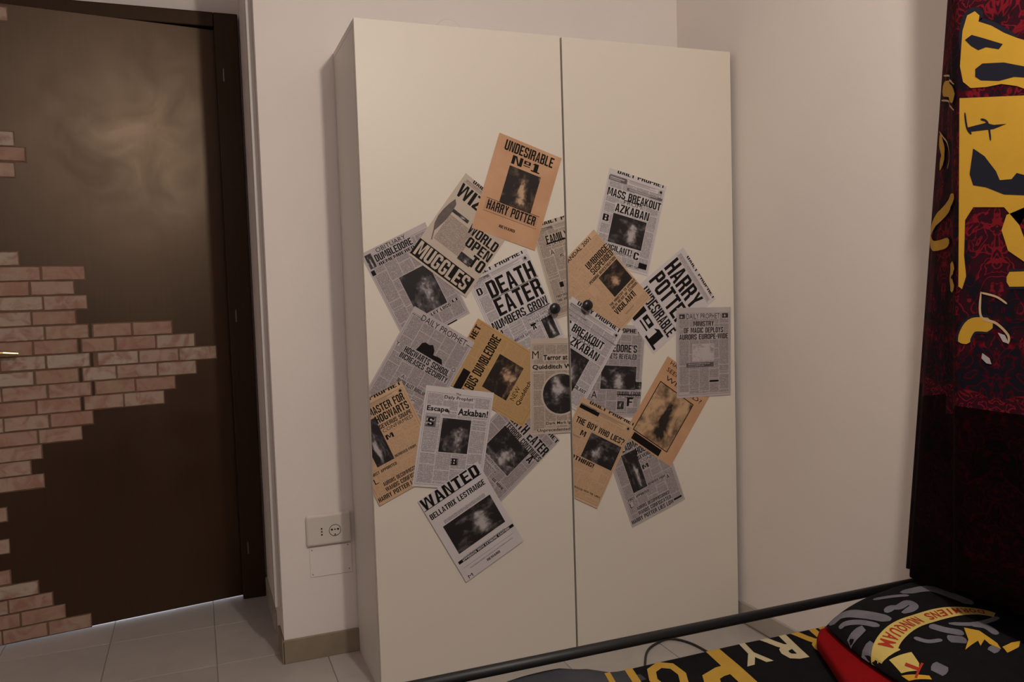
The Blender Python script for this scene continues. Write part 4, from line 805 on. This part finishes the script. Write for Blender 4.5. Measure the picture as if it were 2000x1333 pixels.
bl = link('blanket', bm, [M_FLEECE, M_FLGREY]); tag(bl, 'black fleece blanket with upside-down gold letters, spread over the bed', 'blanket')
bmod = bl.modifiers.new('thick', 'SOLIDIFY'); bmod.thickness = .004; bmod.offset = -1
def bl_lift(x, y, l): return Vector((x, y, top_z(x, y)+l))
H = .150
def word(chars, y, mat, up=(0, -1)):
    bm = bmesh.new()
    for ch, x, w, h in chars: add_text(bm, ch, (x, y), (-1, 0), up, w, h, .035, .03)
    drape(bm, .03, bl_lift, .0012); link('letter_print', bm, mat, bl)
word([('P', .590, .105, .19), ('O', .475, .088, .135), ('T', .395, .07, .135), ('T', .335, .05, .135)], -.866, M_LETTER)
word([('Y', .685, .068, .105), ('R', .772, .075, .115)], -.866, M_LETTER2)
word([('R', .856, .072, .12), ('A', .942, .08, .13), ('H', 1.045, .085, .15)], -.868, M_LETTER)

# red folded blanket under the cushion
def slab(name, pts, z0, z1, mat, r=.014):
    bm = bmesh.new(); b = [bm.verts.new((x, y, z0)) for x, y in pts]; t = [bm.verts.new((x, y, z1)) for x, y in pts]; n = len(pts)
    bm.faces.new(b[::-1]); bm.faces.new(t)
    for i in range(n): bm.faces.new((b[i], b[(i+1) % n], t[(i+1) % n], t[i]))
    bmesh.ops.recalc_face_normals(bm, faces=bm.faces)
    bmesh.ops.bevel(bm, geom=bm.edges[:], offset=r, segments=4, affect='EDGES', profile=.6, clamp_overlap=True)
    return link(name, bm, mat, None, True)
red = slab('folded_blanket', [(.800, -.945), (.765, -.975), (.655, -1.20), (.60, -1.68), (1.205, -1.68), (1.205, -.900), (.95, -.905)], .3895, .424, M_FLRED)
tag(red, 'red folded fleece blanket under the cushion at the head of the bed', 'blanket')
for a in range(3):
    bm = bmesh.new(); yy = -1.30-.05*a
    tube(bm, [(.90+.02*a, yy+.02, .4245), (1.0, yy+.01, .4265), (1.1, yy+.015, .4262), (1.19, yy+.03, .4245)], [.002, .006, .006, .003], 10); link('crease', bm, M_FLRED, red, True)

# cushion
CX, CY, CA, CB = .978, -1.125, math.radians(12), math.radians(8)
def cst(u, v):
    a, b = u/.235, v/.235
    for k in range(10):
        a = max(-1, min(1, u/.235/math.sqrt(1-.22*b*b))); b = max(-1, min(1, v/.235/math.sqrt(1-.22*a*a)))
    return a, b
def czz(a, b): return .434+.052*max(0., (1-a**4)*(1-b**4))**.6 + .002*math.sin(a*9+b*4)*(1-a*a)*(1-b*b)
def cw(u, v, z): return Vector((CX+u*math.cos(CA)+v*math.sin(CB), CY+u*math.sin(CA)+v*math.cos(CB), z))
bm = bmesh.new(); n = 48; top = {}; bot = {}
def sp(k): return math.sin((-1+2*k/n)*PI/2)
for i in range(n+1):
    for j in range(n+1):
        a, b = sp(i), sp(j); u = .235*a*math.sqrt(1-.22*b*b); v = .235*b*math.sqrt(1-.22*a*a)
        top[i, j] = bm.verts.new(cw(u, v, czz(a, b)))
        bot[i, j] = bm.verts.new(cw(u*.97, v*.97, .4255)) if 0 < i < n and 0 < j < n else top[i, j]
for i in range(n):
    for j in range(n):
        f = bm.faces.new((top[i, j], top[i+1, j], top[i+1, j+1], top[i, j+1])); f.smooth = True
        try: bm.faces.new((bot[i, j], bot[i, j+1], bot[i+1, j+1], bot[i+1, j]))
        except ValueError: pass
cu = link('cushion', bm, M_FLEECE); tag(cu, 'plump black and grey cushion with a yellow lettered ribbon print, on the red blanket', 'cushion')
def cu_lift(u, v, l):
    a, b = cst(u, v); return cw(max(-.2345, min(.2345, u)), max(-.2345, min(.2345, v)), czz(a, b)+l)
bm = bmesh.new()
for pts, w in K_GREY: add_band(bm, pts, w)
drape(bm, .012, cu_lift, .0009); link('swirl_print', bm, M_GREYPR, cu)
bm = bmesh.new(); add_band(bm, K_RIBBON, .066, True); add_poly(bm, K_FOLD); drape(bm, .012, cu_lift, .0015); link('ribbon_print', bm, M_RIBBON, cu)
bm = bmesh.new()
for g_ in K_GOLD: add_poly(bm, g_)
drape(bm, .012, cu_lift, .0016); link('leaf_print', bm, M_GOLD, cu)
l_, r_, Q = stroke_poly(K_RIBBON, .06, 8); Q = Q[::-1]
cum = [0]
for p, q in zip(Q, Q[1:]): cum.append(cum[-1]+(q-p).length)
s0, s1 = cum[-1]*.06, cum[-1]*.93
txt = 'DORMIENS NUNQUAM'; pitch = (s1-s0)/len(txt)
words = {'DORMIENS': range(0, 8), 'NUNQUAM': range(9, 16)}
for wd, ks in words.items():
    bm = bmesh.new()
    for k in ks:
        s = s0+pitch*(k+.5)
        for i in range(len(cum)-1):
            if cum[i+1] >= s: break
        t = (s-cum[i])/(cum[i+1]-cum[i]); p = Q[i].lerp(Q[i+1], t); d = (Q[i+1]-Q[i]).normalized(); up = Vector((-d.y, d.x))
        frac = 1-s/cum[-1]; hh = .066*(1-.55*frac)*.62; wd_ = pitch*(.84 if txt[k] != 'I' else .25)
        add_text(bm, txt[k], p-d*wd_*.5-up*hh*.5, d, up, wd_, hh, .02)
    drape(bm, .012, cu_lift, .0022); link('ribbon_lettering', bm, M_REDINK, cu)
bm = bmesh.new(); add_text(bm, 'T', Vector(K_T)+Vector((.016, .014)), Vector((-1, -.2)), Vector((.2, -1)), .03, .035, .01)
drape(bm, .012, cu_lift, .0024); link('ribbon_lettering', bm, M_REDINK, cu)

# cable on the floor
bm = bmesh.new()
cp = [(.66, -.46), (.74, -.28), (.815, -.145), (.87, -.070), (.935, -.032), (.985, -.028), (1.020, -.075), (1.035, -.15), (1.04, -.30), (1.02, -.50), (1.05, -.75)]
P = [Vector((x, y, .0042)) for x, y in cp]; Q = []
for i in range(len(P)-1):
    p0, p1, p2, p3 = P[max(i-1, 0)], P[i], P[i+1], P[min(i+2, len(P)-1)]
    for k in range(6):
        t = k/6; Q.append(.5*((2*p1)+(p2-p0)*t+(2*p0-5*p1+4*p2-p3)*t*t+(3*p1-p0-3*p2+p3)*t**3))
tube(bm, Q+[P[-1]], .0040, 10); tag(link('power_cable', bm, M_CABLE, None, True), 'black cable curving over the floor between bed and wardrobe', 'cable')

# thin boards left lying on top of the wardrobe, only their dark front edges show
for x0, x1, lab in ((.085, .163, 'short dark board edge on the wardrobe top near its left corner'), (.470, .600, 'long dark board edge on the wardrobe top just left of the door gap')):
    tag(bbox_obj('board', (x0, x1, .024, .20, WH-.0008, WH+.0022), M_DARKGAP, None, .0005), lab, 'board')
# ceiling lamp (outside the frame): the light of the room sits in it
lp = empty('ceiling_lamp', (LAMP[0], LAMP[1], ZC), 'small ceiling lamp on a thin stem', 'lamp')
bm = bmesh.new(); lathe(bm, [(0, 0), (.06, 0), (.06, -.02), (0, -.02)], 28, Matrix.Translation((LAMP[0], LAMP[1], ZC))); link('ceiling_rose', bm, M_WHITE, lp)
bm = bmesh.new(); tube(bm, [(LAMP[0], LAMP[1], ZC-.02), (LAMP[0], LAMP[1], LAMP[2]+.09)], .006, 10); link('stem', bm, M_WHITE, lp)
bm = bmesh.new(); lathe(bm, [(.012, .10), (.028, .095), (.030, .065), (.024, .06)], 24, Matrix.Translation(LAMP)); link('socket', bm, M_WHITE, lp)
